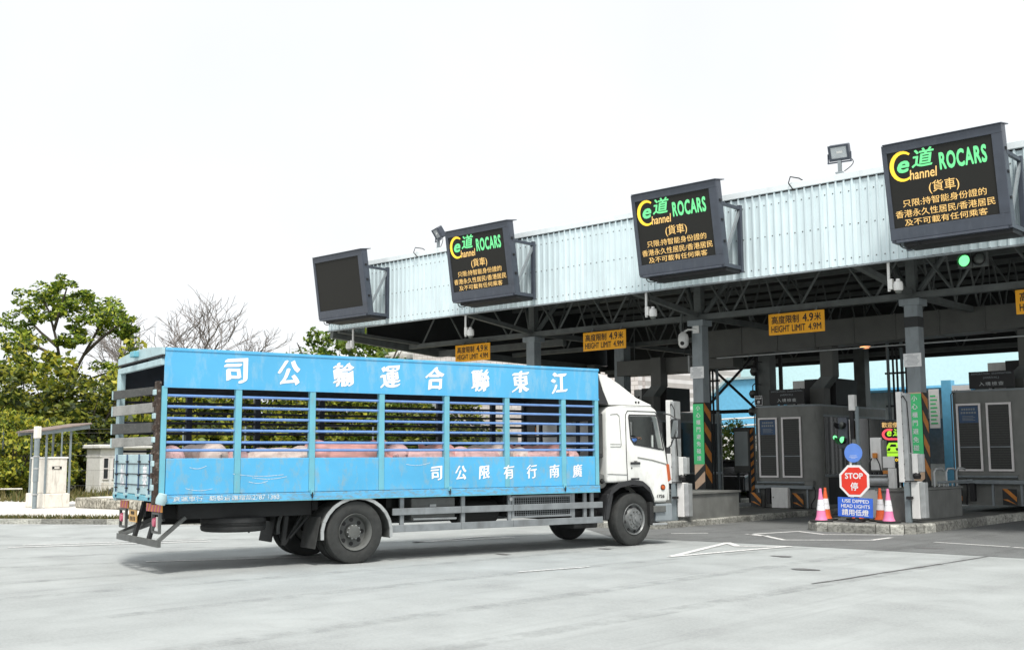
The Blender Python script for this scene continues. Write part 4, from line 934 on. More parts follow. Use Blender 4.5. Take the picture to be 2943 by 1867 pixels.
text('泰', 'letter_white', TR, (X0 - .074, .58, 1.4), (0, -1, 0), (0, 0, 1), h=.34, wd=.24, bold=.03, name='painted_character'); text('松', 'letter_white', TR, (X0 - .074, 1.8, 1.4), (0, -1, 0), (0, 0, 1), h=.34, wd=.24, bold=.03, name='painted_character')
MB().lathe([(0, 0), (.07, .01), (.08, .08), (.06, .16), (0, .17)], (X0 - .02, -.03, 1.0), (.2, -.2, 1), 12).build('corner_fitting', 'truck_pale', TR, smooth=True)
# chassis
for y in (.72, 1.6): box('chassis_rail', 'under_black', TR, X0 + .25, 6.3, y, y + .09, .76, 1.0)
for x in (-2.6, -1.5, -.6, .7, 1.8, 3.0, 4.2, 5.2): box('cross_member', 'under_black', TR, x, x + .1, .3, 2.1, .84, 1.005)
box('underframe_shade', 'under_black', TR, X0 + .35, -.62, .28, .34, .77, 1.0); box('underframe_shade', 'under_black', TR, X0 + .35, 4.8, 2.05, 2.1, .6, 1.0)  # dark boards standing in for the underframe and its shadow below the deck
MB().tube([(-.0, .3, .5), (-.0, 2.1, .5)], .09, 10).build('rear_axle', 'under_black', TR); MB().lathe([(0, -.2), (.18, -.12), (.22, 0), (.18, .12), (0, .2)], (0, 1.2, .5), (0, 1, 0), 14).build('differential', 'under_black', TR, smooth=True)
MB().tube([(0, 1.2, .5), (2.6, 1.2, .72), (4.6, 1.2, .85)], .06, 8).build('prop_shaft', 'under_black', TR)
box('gearbox', 'under_black', TR, 4.3, 6.2, .8, 1.6, .5, 1.05)
# spare wheel lying flat under the tail
def tyre_prof(w_): return [(.27, .03), (.30, .008), (.36, 0), (.44, .004), (.475, .018), (.488, .04), (.49, .085), (.478, .088), (.478, .1), (.49, .103), (.491, w_ / 2 - .008), (.479, w_ / 2 - .005), (.479, w_ / 2 + .005), (.491, w_ / 2 + .008),
            (.49, w_ - .103), (.478, w_ - .1), (.478, w_ - .088), (.49, w_ - .085), (.488, w_ - .04), (.475, w_ - .018), (.44, w_ - .004), (.36, w_), (.3, w_ - .008), (.27, w_ - .03)]
sp = MB().lathe(tyre_prof(.23), (-1.75, .62, .55), (0, 0, 1), 36).build('spare_tyre', 'rubber', TR, smooth=True); MB().lathe([(0, .08), (.27, .06), (.28, .14), (0, .15)], (-1.75, .62, .55), (0, 0, 1), 24).build('spare_rim', 'steel_dusty', sp, smooth=True)
MB().beam((-1.75, .5, .78), (-1.75, .5, 1.0), .1, .1).build('spare_hanger', 'under_black', TR)
# wheels
def wheel(loc, rz, front, flip=False):
    """one wheel; its outer face looks along -y"""
    s = -1 if flip else 1
    o = MB().lathe(tyre_prof(.25), (0, 0, 0), (0, s, 0), 40).build('tyre', 'rubber_dusty', TR, smooth=True); o.location = loc; o.rotation_euler = (0, 0, rz)
    if front:
        MB().lathe([(.29, .005), (.285, -.004), (.262, .02), (.255, .07), (.24, .075), (.19, .0), (.185, -.02), (.1, -.03), (.095, -.05), (.05, -.055), (.045, -.08), (0, -.085)], (0, 0, 0), (0, s, 0), 30).build('rim', 'rim_steel', o, smooth=True)
        for k in range(10):
            a = 2 * PI * k / 10; MB().tube([(.145 * math.cos(a), -.025 * s, .145 * math.sin(a)), (.145 * math.cos(a), -.05 * s, .145 * math.sin(a))], .015, 6).build('wheel_nut', 'steel_dusty', o)
        for k in range(8):
            a = 2 * PI * k / 8 + .2; MB().lathe([(0, .004), (.03, .0), (.031, -.01)], (.222 * math.cos(a), .03 * s, .222 * math.sin(a)), (.45 * math.cos(a), -1 * s, .45 * math.sin(a)), 10).build('rim_hole', 'black', o)
    else:
        MB().lathe([(.29, .005), (.285, -.006), (.265, .02), (.25, .05), (.24, .15), (.2, .165), (.12, .15), (.115, .08), (.1, .04), (.05, .03), (0, .03)], (0, 0, 0), (0, s, 0), 30).build('rim', 'steel_dusty', o, smooth=True)
        for k in range(10):
            a = 2 * PI * k / 10; MB().tube([(.105 * math.cos(a), .075 * s, .105 * math.sin(a)), (.105 * math.cos(a), .05 * s, .105 * math.sin(a))], .012, 6).build('wheel_nut', 'galv', o)
        for k in range(8):
            a = 2 * PI * k / 8; MB().lathe([(0, -.004), (.034, -.003), (.036, .01)], (.185 * math.cos(a), .158 * s, .185 * math.sin(a)), (0, s, 0), 12).build('rim_hole', 'black', o)
    return o
wheel((.03, .04, .49), 0, False); wheel((.03, .33, .49), 0, False); wheel((.03, TW - .04, .49), 0, False, True); wheel((.03, TW - .33, .49), 0, False, True)
wheel((5.78, .1, .49), math.radians(7), True); wheel((5.78, TW - .1, .49), math.radians(7), True, True)
MB().tube([(5.78, .3, .5), (5.78, 2.1, .5)], .07, 8).build('front_axle', 'under_black', TR)
# rear mudguards and flaps
for y0, y1 in ((.03, .6), (TW - .6, TW - .03)):
    mb = MB(); P = []
    for k in range(15):
        t = math.radians(-8 + 196 * k / 14); P.append((.05 + .6 * math.cos(t), .47 + .555 * math.sin(t)))
    for (a, b), (c, d) in zip(P, P[1:]): mb.add([(a, y0, b), (c, y0, d), (c, y1, d), (a, y1, b), (a * .985, y0, b - .015), (c * .985, y0, d - .015), (c * .985, y1, d - .015), (a * .985, y1, b - .015)], MB.BF)
    mb.build('mudguard', 'steel_dusty', TR)
    mb = MB()
    for (a, b), (c, d) in zip(P, P[1:]): mb.beam((a, y0 - .005, b), (c, y0 - .005, d), .03, .05)
    mb.build('mudguard_lip', 'galv', TR)
    MB().add([(-.57, y0 + .02, .74), (-.57, y1, .74), (-.66, y1, .26), (-.66, y0 + .02, .26), (-.555, y0 + .02, .74), (-.555, y1, .74), (-.645, y1, .26), (-.645, y0 + .02, .26)], MB.BF).build('mud_flap', 'rubber_dusty', TR)
    MB().tube([(-.6, y0 + .3, .8), (-.95, y0 + .3, .42)], .02, 6).build('flap_stay', 'under_black', TR)
MB().beam((-1.0, .35, .8), (-1.05, .35, .32), .05, .06).build('stay', 'under_black', TR); MB().beam((-.7, .4, .8), (-1.02, .35, .34), .03, .04).build('stay', 'under_black', TR)
# side guards, tool box, battery cage, tank
for y, s in ((.05, 1), (TW - .05, -1)):
    for z0, z1 in ((.725, .835), (.455, .57)):
        for a, b in ((.69, 1.98), (1.985, 3.03), (3.035, 5.0)): box('guard_rail', 'guard_rail', TR, a, b, min(y, y + .03 * s), max(y, y + .03 * s), z0, z1, bevel=.006)
    for x in (.88, 2.04, 2.98, 4.35, 4.62, 4.78): box('guard_post', 'guard_rail', TR, x - .035, x + .035, min(y + .035 * s, y + .075 * s), max(y + .035 * s, y + .075 * s), .46, 1.0)
box('tool_box', 'steel_dusty', TR, 1.08, 1.91, .14, .6, .62, .99, bevel=.012); box('tool_box_latch', 'galv', TR, 1.42, 1.54, .125, .14, .84, .88); MB().tube([(1.1, .12, .65), (1.92, .12, .64)], .02, 8).build('air_pipe', 'galv', TR, smooth=True)
fm = MB().plate([(3.03, .6), (4.32, .6), (4.32, .985), (3.03, .985)], [[(3.07, .635), (4.28, .635), (4.28, .95), (3.07, .95)]], lambda u, v, w_: Vector((u, .085 + w_, v)), .02).build('cage_frame', 'guard_rail', TR)
mb = MB()
for k in range(26): mb.box(3.08 + k * .0465, 3.087 + k * .0465, .095, .1, .635, .95)
for k in range(8): mb.box(3.07, 4.28, .092, .097, .655 + k * .04, .66 + k * .04)
mb.build('cage_mesh', 'guard_rail', TR); box('battery_box', 'under_black', TR, 3.06, 4.3, .2, .6, .62, .97)
MB().lathe([(0, 0), (.03, 0), (.035, .02), (0, .03)], (2.98, .06, .93), (0, -1, 0), 10).build('cage_latch', 'galv', TR)
MB().tube([(2.1, .5, .72), (2.9, .5, .72)], .2, 14).build('fuel_tank', 'under_black', TR, smooth=True); box('air_tank', 'under_black', TR, 4.45, 5.0, .2, .7, .36, .7, bevel=.03)
# tail underrun bar, lamps, plate
xb = X0 + .02
mb = MB(); N = 8
for k in range(N):
    f = lambda t: (xb - .10 * math.sin(PI * t), .08 + 2.2 * t, .44 + .025 * math.sin(PI * t))
    a, b = f(k / N), f((k + 1) / N); mb.beam(a, b, .05, .09)
mb.build('underrun_bar', 'steel_dusty', TR)
for y in (.55, 1.3): MB().beam((xb + .12, y, 1.0), (xb - .02, y, .46), .1, .05, (1, 0, 0)).build('underrun_post', 'under_black', TR)
MB().beam((xb + .4, .2, .8), (xb - .02, .12, .47), .05, .05).build('underrun_strut', 'steel_dusty', TR); MB().beam((xb + .7, 1.9, .82), (xb - .04, 2.1, .5), .05, .05).build('underrun_strut', 'steel_dusty', TR); MB().beam((xb + .3, .9, .75), (xb - .05, 1.8, .5), .05, .05).build('underrun_strut', 'steel_dusty', TR)
for y0, y1 in ((.1, .85), (1.85, 2.3)):
    box('chevron_board', 'reflect_orange', TR, xb + .02, xb + .04, y0, y1, .885, 1.0)
    k = y0
    while k < y1 - .12: MB().add([(xb + .017, k, 1.0), (xb + .017, k + .07, 1.0), (xb + .017, min(k + .14, y1), .885), (xb + .017, min(k + .07, y1), .885)], [(0, 1, 2, 3)]).build('chevron', 'reflect_red', TR); k += .15
for y0 in (.14, 1.9):
    mb = MB().plate([(y0, .58), (y0 + .36, .58), (y0 + .36, .88), (y0, .88)], [[(y0 + .03, .61), (y0 + .33, .61), (y0 + .33, .85), (y0 + .03, .85)]], lambda u, v, w_: Vector((xb + .0 + w_, u, v)), .04); mb.build('lamp_frame', 'steel_dusty', TR)
    MB().lathe([(0, .05), (.06, .045), (.075, .0)], (xb + .03, y0 + .22, .74), (-1, 0, 0), 16).build('tail_lamp', 'lamp_red', TR, smooth=True); box('reverse_lamp', 'plaster_pale', TR, xb + .0, xb + .05, y0 + .05, y0 + .13, .66, .82)
box('number_plate', 'plate_yellow', TR, xb - .02, xb - .005, 1.22, 1.62, .7, .88); mb = MB()
for q in range(4): mb.box(xb - .024, xb - .021, 1.28 + q * .08, 1.32 + q * .08, .72, .78); mb.box(xb - .024, xb - .021, 1.33 + q * .05, 1.36 + q * .05, .81, .86)
mb.build('plate_marks', 'black', TR)

# ------------------------------------------------------------------ cab
hull = [(5.12, 1.17), (5.12, 2.46), (5.22, 2.57), (5.6, 2.6), (6.22, 2.6), (6.35, 2.52), (6.42, 2.3), (6.56, 1.78), (6.64, 1.35), (6.64, 1.1), (6.58, .79), (6.24, .79), (6.2, .98), (6.06, 1.12), (5.86, 1.17)]
def solid(name, pts, y0, y1, bv=0.0, seg=3):
    o = MB().prism([(x, y0, z) for x, z in pts], (0, y1 - y0, 0)).build(name, 'cab_white')
    if bv:
        md = o.modifiers.new('b', 'BEVEL'); md.width = bv; md.segments = seg; md.limit_method = 'ANGLE'; md.angle_limit = math.radians(20)
    return o
H_ = solid('cab_body', hull, .06, TW - .06, .045)
cut = [solid('c', [(5.2, 1.24), (5.2, 2.44), (5.3, 2.5), (6.2, 2.53), (6.3, 2.4), (6.5, 1.75), (6.55, 1.24)], .13, TW - .13),
       solid('c', [(5.68, 2.4), (6.33, 2.4), (6.36, 2.36), (6.49, 1.79), (6.46, 1.755), (5.78, 1.88), (5.71, 1.98), (5.66, 2.36)], -.2, TW + .2),
       solid('c', [(6.2, 2.43), (6.7, 2.43), (6.9, 1.72), (6.4, 1.72)], .2, TW - .2)]
lining = MATS['trim_black']; cut[0].data.materials.clear(); cut[0].data.materials.append(lining)
for c in cut:
    md = H_.modifiers.new('cut', 'BOOLEAN'); md.operation = 'DIFFERENCE'; md.object = c; md.solver = 'EXACT'; md.material_mode = 'TRANSFER'
me = evaluated(H_, 'cab_body')
for c in cut: bpy.data.objects.remove(c)
bpy.data.objects.remove(H_)
for p in me.polygons: p.use_smooth = True
me.set_sharp_from_angle(angle=math.radians(40))
cab = bpy.data.objects.new('cab_body', me); COL.objects.link(cab); cab.parent = TR
gm = bpy.data.materials.new('cab_glass'); gm.use_nodes = True; n = gm.node_tree; n.nodes.clear()
gt = n.nodes.new('ShaderNodeBsdfTransparent'); gt.inputs[0].default_value = (.86, .9, .89, 1); gg = n.nodes.new('ShaderNodeBsdfGlossy'); gg.inputs['Roughness'].default_value = .03
gf = n.nodes.new('ShaderNodeFresnel'); gf.inputs[0].default_value = 1.25; gx = n.nodes.new('ShaderNodeMixShader'); go = n.nodes.new('ShaderNodeOutputMaterial')
n.links.new(gf.outputs[0], gx.inputs[0]); n.links.new(gt.outputs[0], gx.inputs[1]); n.links.new(gg.outputs[0], gx.inputs[2]); n.links.new(gx.outputs[0], go.inputs[0]); MATS['cab_glass'] = gm
win = [(5.66, 2.42), (6.35, 2.42), (6.5, 1.77), (5.76, 1.87), (5.69, 1.97)]
for y in (.09, TW - .09): MB().add([(x, y, z) for x, z in win], [tuple(range(5))]).build('side_window', 'cab_glass', cab)
MB().add([(6.36, .19, 2.44), (6.36, TW - .19, 2.44), (6.58, TW - .19, 1.71), (6.58, .19, 1.71)], [(0, 1, 2, 3)]).build('windscreen', 'cab_glass', cab)
def line(pts, wd, m='trim_black', y=.053, nm='door_gap'):
    mb = MB()
    for (a, b), (c, d) in zip(pts, pts[1:]): mb.beam((a, y, b), (c, y, d), .008, wd, (0, 1, 0)) if False else mb.beam((a, y, b), (c, y, d), wd, .006, (0, 1, 0))
    return mb.build(nm, m, cab)
line([(5.6, 1.19), (5.58, 1.6), (5.57, 2.42), (5.62, 2.5), (6.3, 2.49), (6.4, 2.36), (6.55, 1.78), (6.59, 1.5)], .012)
line([(5.6, 1.19), (5.66, 1.1), (6.0, 1.1)], .012); line([(5.12, 1.33), (5.6, 1.31)], .008); line([(5.14, 2.57), (5.3, 2.595), (6.25, 2.595)], .012)
line([(5.66, 2.42), (6.34, 2.42), (6.36, 2.37), (6.5, 1.77), (5.77, 1.875), (5.69, 1.98), (5.65, 2.38), (5.66, 2.42)], .026, nm='window_seal')
line([(5.85, 1.63), (6.2, 1.58), (6.56, 1.5)], .02, 'booth_grey', nm='door_stripe')
line([(5.2, 2.42), (5.36, 2.44), (5.42, 2.4), (5.46, 1.86), (5.44, 1.83), (5.2, 1.83)], .008, 'booth_grey', nm='panel_seam'); line([(5.2, 1.88), (5.44, 1.88)], .006, 'booth_grey', nm='panel_seam')
dh = MB().box(5.67, 5.9, .03, .055, 1.5, 1.545).build('door_handle', 'trim_black', cab, bevel=.008); MB().box(5.76, 5.82, .03, .05, 1.55, 1.565).build('handle_tab', 'trim_black', dh)
box('door_lock', 'trim_black', cab, 5.69, 5.71, .045, .056, 1.42, 1.45)
box('badge', 'trim_black', cab, 5.68, 5.88, .046, .058, 1.22, 1.25, bevel=.004); text('1726', 'trim_black', cab, (6.4, .05, .9), (1, 0, 0), (0, 0, 1), h=.06, wd=.19, bold=.03, shear=.15, name='badge')
MB().lathe([(0, .03), (.035, .028), (.045, 0)], (6.46, .06, 1.065), (0, -1, 0), 14).build('side_marker', 'amber', cab, smooth=True); MB().lathe([(.045, 0), (.055, .015), (.056, 0)], (6.46, .058, 1.065), (0, -1, 0), 14).build('marker_ring', 'trim_black', cab)
MB().prism([(6.56, .035, 1.5), (6.64, .06, 1.5), (6.7, .08, 1.2), (6.6, .035, 1.17)], (0, .14, 0)).build('corner_indicator', 'amber', cab, bevel=.01)
MB().prism([(6.6, .052, 1.17), (6.66, .1, 1.17), (6.66, .1, .82), (6.6, .052, .82)], (0, .2, 0)).build('headlamp', 'machine_white', cab, bevel=.01)
box('front_grille', 'trim_black', cab, 6.62, 6.66, .5, TW - .5, 1.0, 1.45); box('bumper', 'steel_grey', cab, 6.3, 6.72, .08, TW - .08, .42, .76, bevel=.03)
box('step', 'steel_dusty', cab, 6.22, 6.52, .04, .4, .6, .72, bevel=.01); box('step', 'galv', cab, 6.2, 6.56, .05, .4, .36, .4, bevel=.01); box('step_side', 'under_black', cab, 6.14, 6.24, .07, .4, .38, .8)
# wheel arch trim
mb = MB(); P = [(5.05, .5), (5.1, .78), (5.2, .96), (5.4, 1.08), (5.7, 1.13), (5.95, 1.1), (6.12, .98), (6.22, .78)]
for (a, b), (c, d) in zip(P, P[1:]): mb.add([(a, .03, b), (c, .03, d), (c, .45, d), (a, .45, b), (a, .03, b + .09), (c, .03, d + .09), (c, .45, d + .09), (a, .45, b + .09)], MB.BF)
mb.build('wheel_arch', 'trim_black', cab, smooth=True); MB().prism([(5.02, .05, .5), (5.14, .05, .5), (5.26, .05, .97), (5.12, .05, .97)], (0, .4, 0)).build('arch_flap', 'trim_black', cab, bevel=.015)
# air intake and bits between cab and body
box('air_intake', 'trim_black', cab, 4.95, 5.09, .12, .42, 1.62, 2.45, bevel=.03)
for k in range(4): box('intake_rib', 'steel_dusty', cab, 4.97 + k * .03, 4.98 + k * .03, .112, .12, 1.7, 2.4)
MB().lathe([(.05, -.02), (.13, 0), (.13, .1), (.05, .12)], (5.05, .15, 1.2), (0, 1, 0), 16).build('air_filter', 'steel_dusty', cab, smooth=True); box('cab_mount', 'under_black', cab, 4.95, 5.15, .3, 2.1, .9, 1.4)
# roof deflector
dfl = [(5.0, 3.18), (5.12, 3.165), (5.3, 3.1), (5.5, 3.0), (5.72, 2.87), (5.92, 2.75), (6.12, 2.68), (6.27, 2.63), (6.3, 2.605), (5.24, 2.605), (5.12, 2.85)]
d = MB().prism([(x, .14, z) for x, z in dfl], (0, TW - .28, 0)).build('roof_deflector', 'cab_white', cab, bevel=.04, seg=3)
MB().prism([(4.93, .13, 2.615), (5.23, .13, 2.615), (5.11, .13, 2.85), (4.99, .13, 3.15), (4.93, .13, 3.15)], (0, TW - .26, 0)).build('deflector_gap_shade', 'trim_black', cab)  # black filler standing in for the shade in the gap behind the deflector
for x in (5.9, 5.97): MB().lathe([(0, .01), (.02, .008), (.025, 0)], (x, .138, 2.665), (0, -1, 0), 8).build('bolt', 'trim_black', cab)
box('roof_lamp', 'trim_black', cab, 6.12, 6.18, .2, .3, 2.55, 2.6, bevel=.01)
# mirrors
for y, s in ((.04, -1), (TW - .04, 1)):
    mp = MB().tube([(6.56, y, 1.78), (6.62, y + .06 * s, 1.85), (6.66, y + .16 * s, 2.1), (6.68, y + .16 * s, 2.36), (6.62, y + .04 * s, 2.44), (6.5, y, 2.46)], .014, 7).build('mirror_arm', 'trim_black', cab, smooth=True)
    MB().box(6.66, 6.74, y + .12 * s - .12, y + .12 * s + .12, 1.98, 2.36).build('mirror_shell', 'trim_black', cab, bevel=.03, seg=3); MB().box(6.652, 6.659, y + .12 * s - .1, y + .12 * s + .1, 2.01, 2.33).build('mirror_glass', 'mirror_glass', cab)
    box('mirror_foot', 'trim_black', cab, 6.55, 6.62, min(y, y + .05 * s), max(y, y + .05 * s), 1.7, 1.82)
# inside the cab
box('dashboard', 'trim_black', cab, 6.15, 6.48, .2, TW - .2, 1.3, 1.74, bevel=.03)
for y in (.55, 1.75):
    box('seat', 'trousers', cab, 5.35, 5.85, y - .25, y + .25, 1.3, 1.48, bevel=.04); box('seat_back', 'trousers', cab, 5.25, 5.4, y - .25, y + .25, 1.45, 2.15, bevel=.04)
ring = [(6.05 + .17 * math.cos(t) * .55, .55 + .2 * math.sin(t), 1.9 + .17 * math.cos(t) * .84) for t in [2 * PI * k / 16 for k in range(17)]]
sw = MB().tube(ring, .016, 6, False).build('steering_wheel', 'trim_black', cab, smooth=True); MB().tube([(6.05, .55, 1.9), (6.25, .55, 1.65)], .03, 6).build('steering_column', 'trim_black', cab)
box('grab_handle', 'machine_white', cab, 6.34, 6.37, .2, .23, 1.75, 2.05)

# ------------------------------------------------------------------ driver
def skinned(name, joints, edges, m, root=0, sub=1):
    me = bpy.data.meshes.new(name); me.from_pydata([j[0] for j in joints], edges, [])
    o = bpy.data.objects.new(name, me); COL.objects.link(o); me.skin_vertices if hasattr(me, 'skin_vertices') else None
    md = o.modifiers.new('skin', 'SKIN'); md.use_smooth_shade = True
    for sv, j in zip(me.skin_vertices[0].data, joints): sv.radius = (j[1], j[1] if len(j) < 3 else j[2]); sv.use_root = False
    me.skin_vertices[0].data[root].use_root = True
    s = o.modifiers.new('sub', 'SUBSURF'); s.levels = sub; s.render_levels = sub
    out = evaluated(o, name); bpy.data.objects.remove(o)
    for p in out.polygons: p.use_smooth = True
    out.materials.append(MATS[m]); return out
DX, DY = 5.68, .52
J = [((DX - .08, DY, 1.5), .15, .12), ((DX - .1, DY, 1.7), .15, .11), ((DX - .1, DY, 1.9), .17, .11), ((DX - .08, DY, 2.02), .1, .08), ((DX - .06, DY, 2.1), .05),
     ((DX - .06, DY - .2, 2.03), .065), ((DX + .16, DY - .26, 1.93), .055), ((DX + .36, DY - .17, 1.96), .04), ((DX + .42, DY - .14, 1.98), .03),
     ((DX - .06, DY + .2, 2.03), .065), ((DX + .16, DY + .24, 1.9), .05), ((DX + .36, DY + .15, 1.96), .04), ((DX + .42, DY + .14, 1.98), .03),
     ((DX - .0, DY - .1, 1.5), .09), ((DX + .38, DY - .12, 1.53), .07), ((DX + .5, DY - .12, 1.33), .05), ((DX + .02, DY + .1, 1.5), .09), ((DX + .38, DY + .12, 1.53), .07), ((DX + .5, DY + .12, 1.33), .05)]
Ed = [(0, 1), (1, 2), (2, 3), (3, 4), (2, 5), (5, 6), (6, 7), (7, 8), (2, 9), (9, 10), (10, 11), (11, 12), (0, 13), (13, 14), (14, 15), (0, 16), (16, 17), (17, 18)]
pr = bpy.data.objects.new('person', skinned('person', J, Ed, 'shirt_blue')); COL.objects.link(pr)
pr.matrix_world = TR.matrix_basis; tag(pr, 'person in a blue long sleeved shirt driving with hands on the wheel of the lorry', 'person')
hd = MB()
prof_h = [(0, .0), (.045, .005), (.07, .05), (.078, .1), (.085, .15), (.082, .19), (.06, .235), (0, .255)]
hd.lathe(prof_h, (DX - .04, DY, 2.07), (0, 0, 1), 16); hd.box(DX + .035, DX + .065, DY - .012, DY + .012, 2.155, 2.2); hd.box(DX - .05, DX - .02, DY - .1, DY - .08, 2.16, 2.22); hd.box(DX - .05, DX - .02, DY + .08, DY + .1, 2.16, 2.22)
hd.build('head', 'skin', pr, smooth=True)
MB().lathe([(.088, .13), (.092, .18), (.07, .24), (0, .268)], (DX - .055, DY, 2.07), (0, 0, 1), 16).build('hair', 'hair', pr, smooth=True)
for s in (-1, 1):
    MB().lathe([(0, 0), (.009, .003), (.009, .008), (0, .01)], (DX + .028, DY + .03 * s, 2.2), (1, 0, 0), 8).build('eye', 'hair', pr)
    pj = [((DX + .42, DY + .14 * s, 1.98), .024), ((DX + .47, DY + .145 * s, 2.0), .022)]
    pe = [(0, 1)]
    for k, (dy, ln) in enumerate(((-.024, .05), (-.008, .06), (.008, .058), (.024, .045))):
        i = len(pj); pj += [((DX + .5, DY + .145 * s + dy, 2.01), .009), ((DX + .5 + ln * .5, DY + .145 * s + dy, 1.995), .008), ((DX + .49 + ln * .4, DY + .145 * s + dy, 1.965), .007)]; pe += [(1, i), (i, i + 1), (i + 1, i + 2)]
    i = len(pj); pj += [((DX + .45, DY + .145 * s - .035 * s, 2.01), .01), ((DX + .485, DY + .145 * s - .045 * s, 2.025), .008)]; pe += [(0, i), (i, i + 1)]
    h = bpy.data.objects.new('hand', skinned('hand', pj, pe, 'skin')); COL.objects.link(h); h.parent = pr
MB().box(DX + .03, DX + .045, DY - .02, DY + .02, 2.125, 2.13).build('mouth', 'lamp_red', pr)

# ------------------------------------------------------------------ pigs
def pig_mesh(name, m, head_down=0.0, turn=0.0):
    bm = bmesh.new()
    def ell(c, r, rot=None):
        q = bmesh.ops.create_icosphere(bm, subdivisions=3, radius=1)
        M = Matrix.Translation(c) @ (rot.to_matrix().to_4x4() if rot else Matrix.Identity(4)) @ Matrix.Diagonal((*r, 1)); bmesh.ops.transform(bm, matrix=M, verts=q['verts'])
    def limb(pts, n=10):
        mb = MB().tube([p[0] for p in pts], [p[1] for p in pts], n); tm = bpy.data.meshes.new('t'); tm.from_pydata(mb.v, [], mb.f); bm.from_mesh(tm); bpy.data.meshes.remove(tm)
    ell((0, 0, .5), (.5, .2, .215)); ell((-.34, 0, .52), (.24, .2, .225)); ell((.3, 0, .5), (.25, .19, .215)); ell((0, 0, .42), (.42, .19, .19))
    hz = .56 - head_down; ty = turn
    ell((.5, .3 * ty * .3, .55 - head_down * .4), (.17, .14, .16)); ell((.64, .12 * ty, hz), (.15, .11, .13))
    limb([((.66, .13 * ty, hz - .01), .095), ((.78, .2 * ty, hz - .06), .062), ((.87, .26 * ty, hz - .09), .055), ((.89, .265 * ty, hz - .095), .058)])
    for s in (-1, 1):
        ell((.62 + .02, .12 * ty + .1 * s, hz + .13), (.075, .05, .1), Euler((-.5 * s, .6, 0)))
        limb([((.34, .11 * s, .42), .1), ((.33, .12 * s, .25), .06), ((.34, .12 * s, .12), .038), ((.35, .12 * s, .0), .045)])
        limb([((-.4, .12 * s, .45), .14), ((-.3, .13 * s, .27), .075), ((-.42, .13 * s, .15), .04), ((-.39, .13 * s, .0), .045)])
    limb([((-.56, 0, .58), .02), ((-.62, .02, .56), .014), ((-.64, .05, .6), .012), ((-.62, .03, .63), .01)], 6)
    me = bpy.data.meshes.new(name); bm.to_mesh(me); bm.free()
    o = bpy.data.objects.new(name, me); COL.objects.link(o)
    md = o.modifiers.new('r', 'REMESH'); md.mode = 'VOXEL'; md.voxel_size = .022; md.use_smooth_shade = True
    sm = o.modifiers.new('s', 'SMOOTH'); sm.iterations = 5; sm.factor = .6
    out = evaluated(o, name); bpy.data.objects.remove(o); out.materials.clear(); out.materials.append(MATS[m])
    for p in out.polygons: p.use_smooth = True
    return out
PM = [pig_mesh('pig', 'pig_skin', .12, .3), pig_mesh('pig', 'pig_rosy', .02, -.4), pig_mesh('pig', 'pig_pale', .2, .2)]
ORD = ['first', 'second', 'third', 'fourth', 'fifth', 'sixth', 'seventh']
rp = random.Random(11)
TM = TR.matrix_basis.copy()
# (bay, x, y, heading, size, skin, words)
ORD = 'first second third fourth fifth sixth seventh eighth ninth tenth eleventh twelfth thirteenth fourteenth fifteenth sixteenth'.split()
KIND = ['pink', 'rosy', 'pale']
PIGS = []
for i, (x, y, a, s, k) in enumerate([(-2.72, .8, 80, .98, 0), (-2.2, .84, 100, 1.05, 2), (-1.68, .82, 75, .94, 0), (-1.1, .42, 172, .98, 2), (-.68, .86, 96, .9, 0), (-.12, .42, 4, 1.1, 1), (.42, .84, 84, .93, 2), (.92, .86, 104, 1.04, 0), (1.5, .42, 176, .95, 0), (1.98, .86, 78, 1.06, 1),
                                     (2.5, .42, 4, .97, 0), (3.0, .84, 98, 1.06, 2), (3.5, .82, 82, .96, 2), (3.86, .42, 180, .9, 0), (4.2, .86, 108, 1.05, 1), (4.6, .82, 86, .93, 0)]):
    PIGS.append((0, x, y, a, s, k, KIND[k] + ' pig pressed against the rails, ' + ORD[i] + ' from the tail'))
for i, (x, y, a, s, k) in enumerate([(-1.95, 1.75, 188, .93, 1), (-1.2, 1.3, 12, .9, 0), (-.65, 1.75, 172, .92, 2), (.2, 1.7, 8, .94, 0), (1.05, 1.75, 185, .9, 0), (2.0, 1.7, 10, .93, 1), (2.9, 1.75, 190, .92, 0), (3.8, 1.7, 5, .95, 2)]):
    PIGS.append((0, x, y, a, s, k, KIND[k] + ' pig standing in the back row inside the lorry, ' + ORD[i] + ' from the tail'))
for bay, x, y, a, s, k, lb in PIGS:
    o = bpy.data.objects.new('pig', PM[k]); COL.objects.link(o); tag(o, lb, 'pig', 'pigs in the lorry')
    o.matrix_world = TM @ Matrix.Translation((x, y, 1.077)) @ Matrix.Rotation(math.radians(a), 4, 'Z') @ Matrix.Diagonal((s * 1.0, s * 1.08, s * 1.06, 1))
# ------------------------------------------------------------------ left side: shelter, booth, platform
def at_frame(X, Y, rz, name, lb, cat, z=.12): return empty(name, (X, Y, z), rz, label=lb, cat=cat)
r = at_frame(-34.9, 16.5, 0, 'open_shelter', 'small open shelter with slanting tin roof on grey posts over a stained pale concrete block', 'shelter')
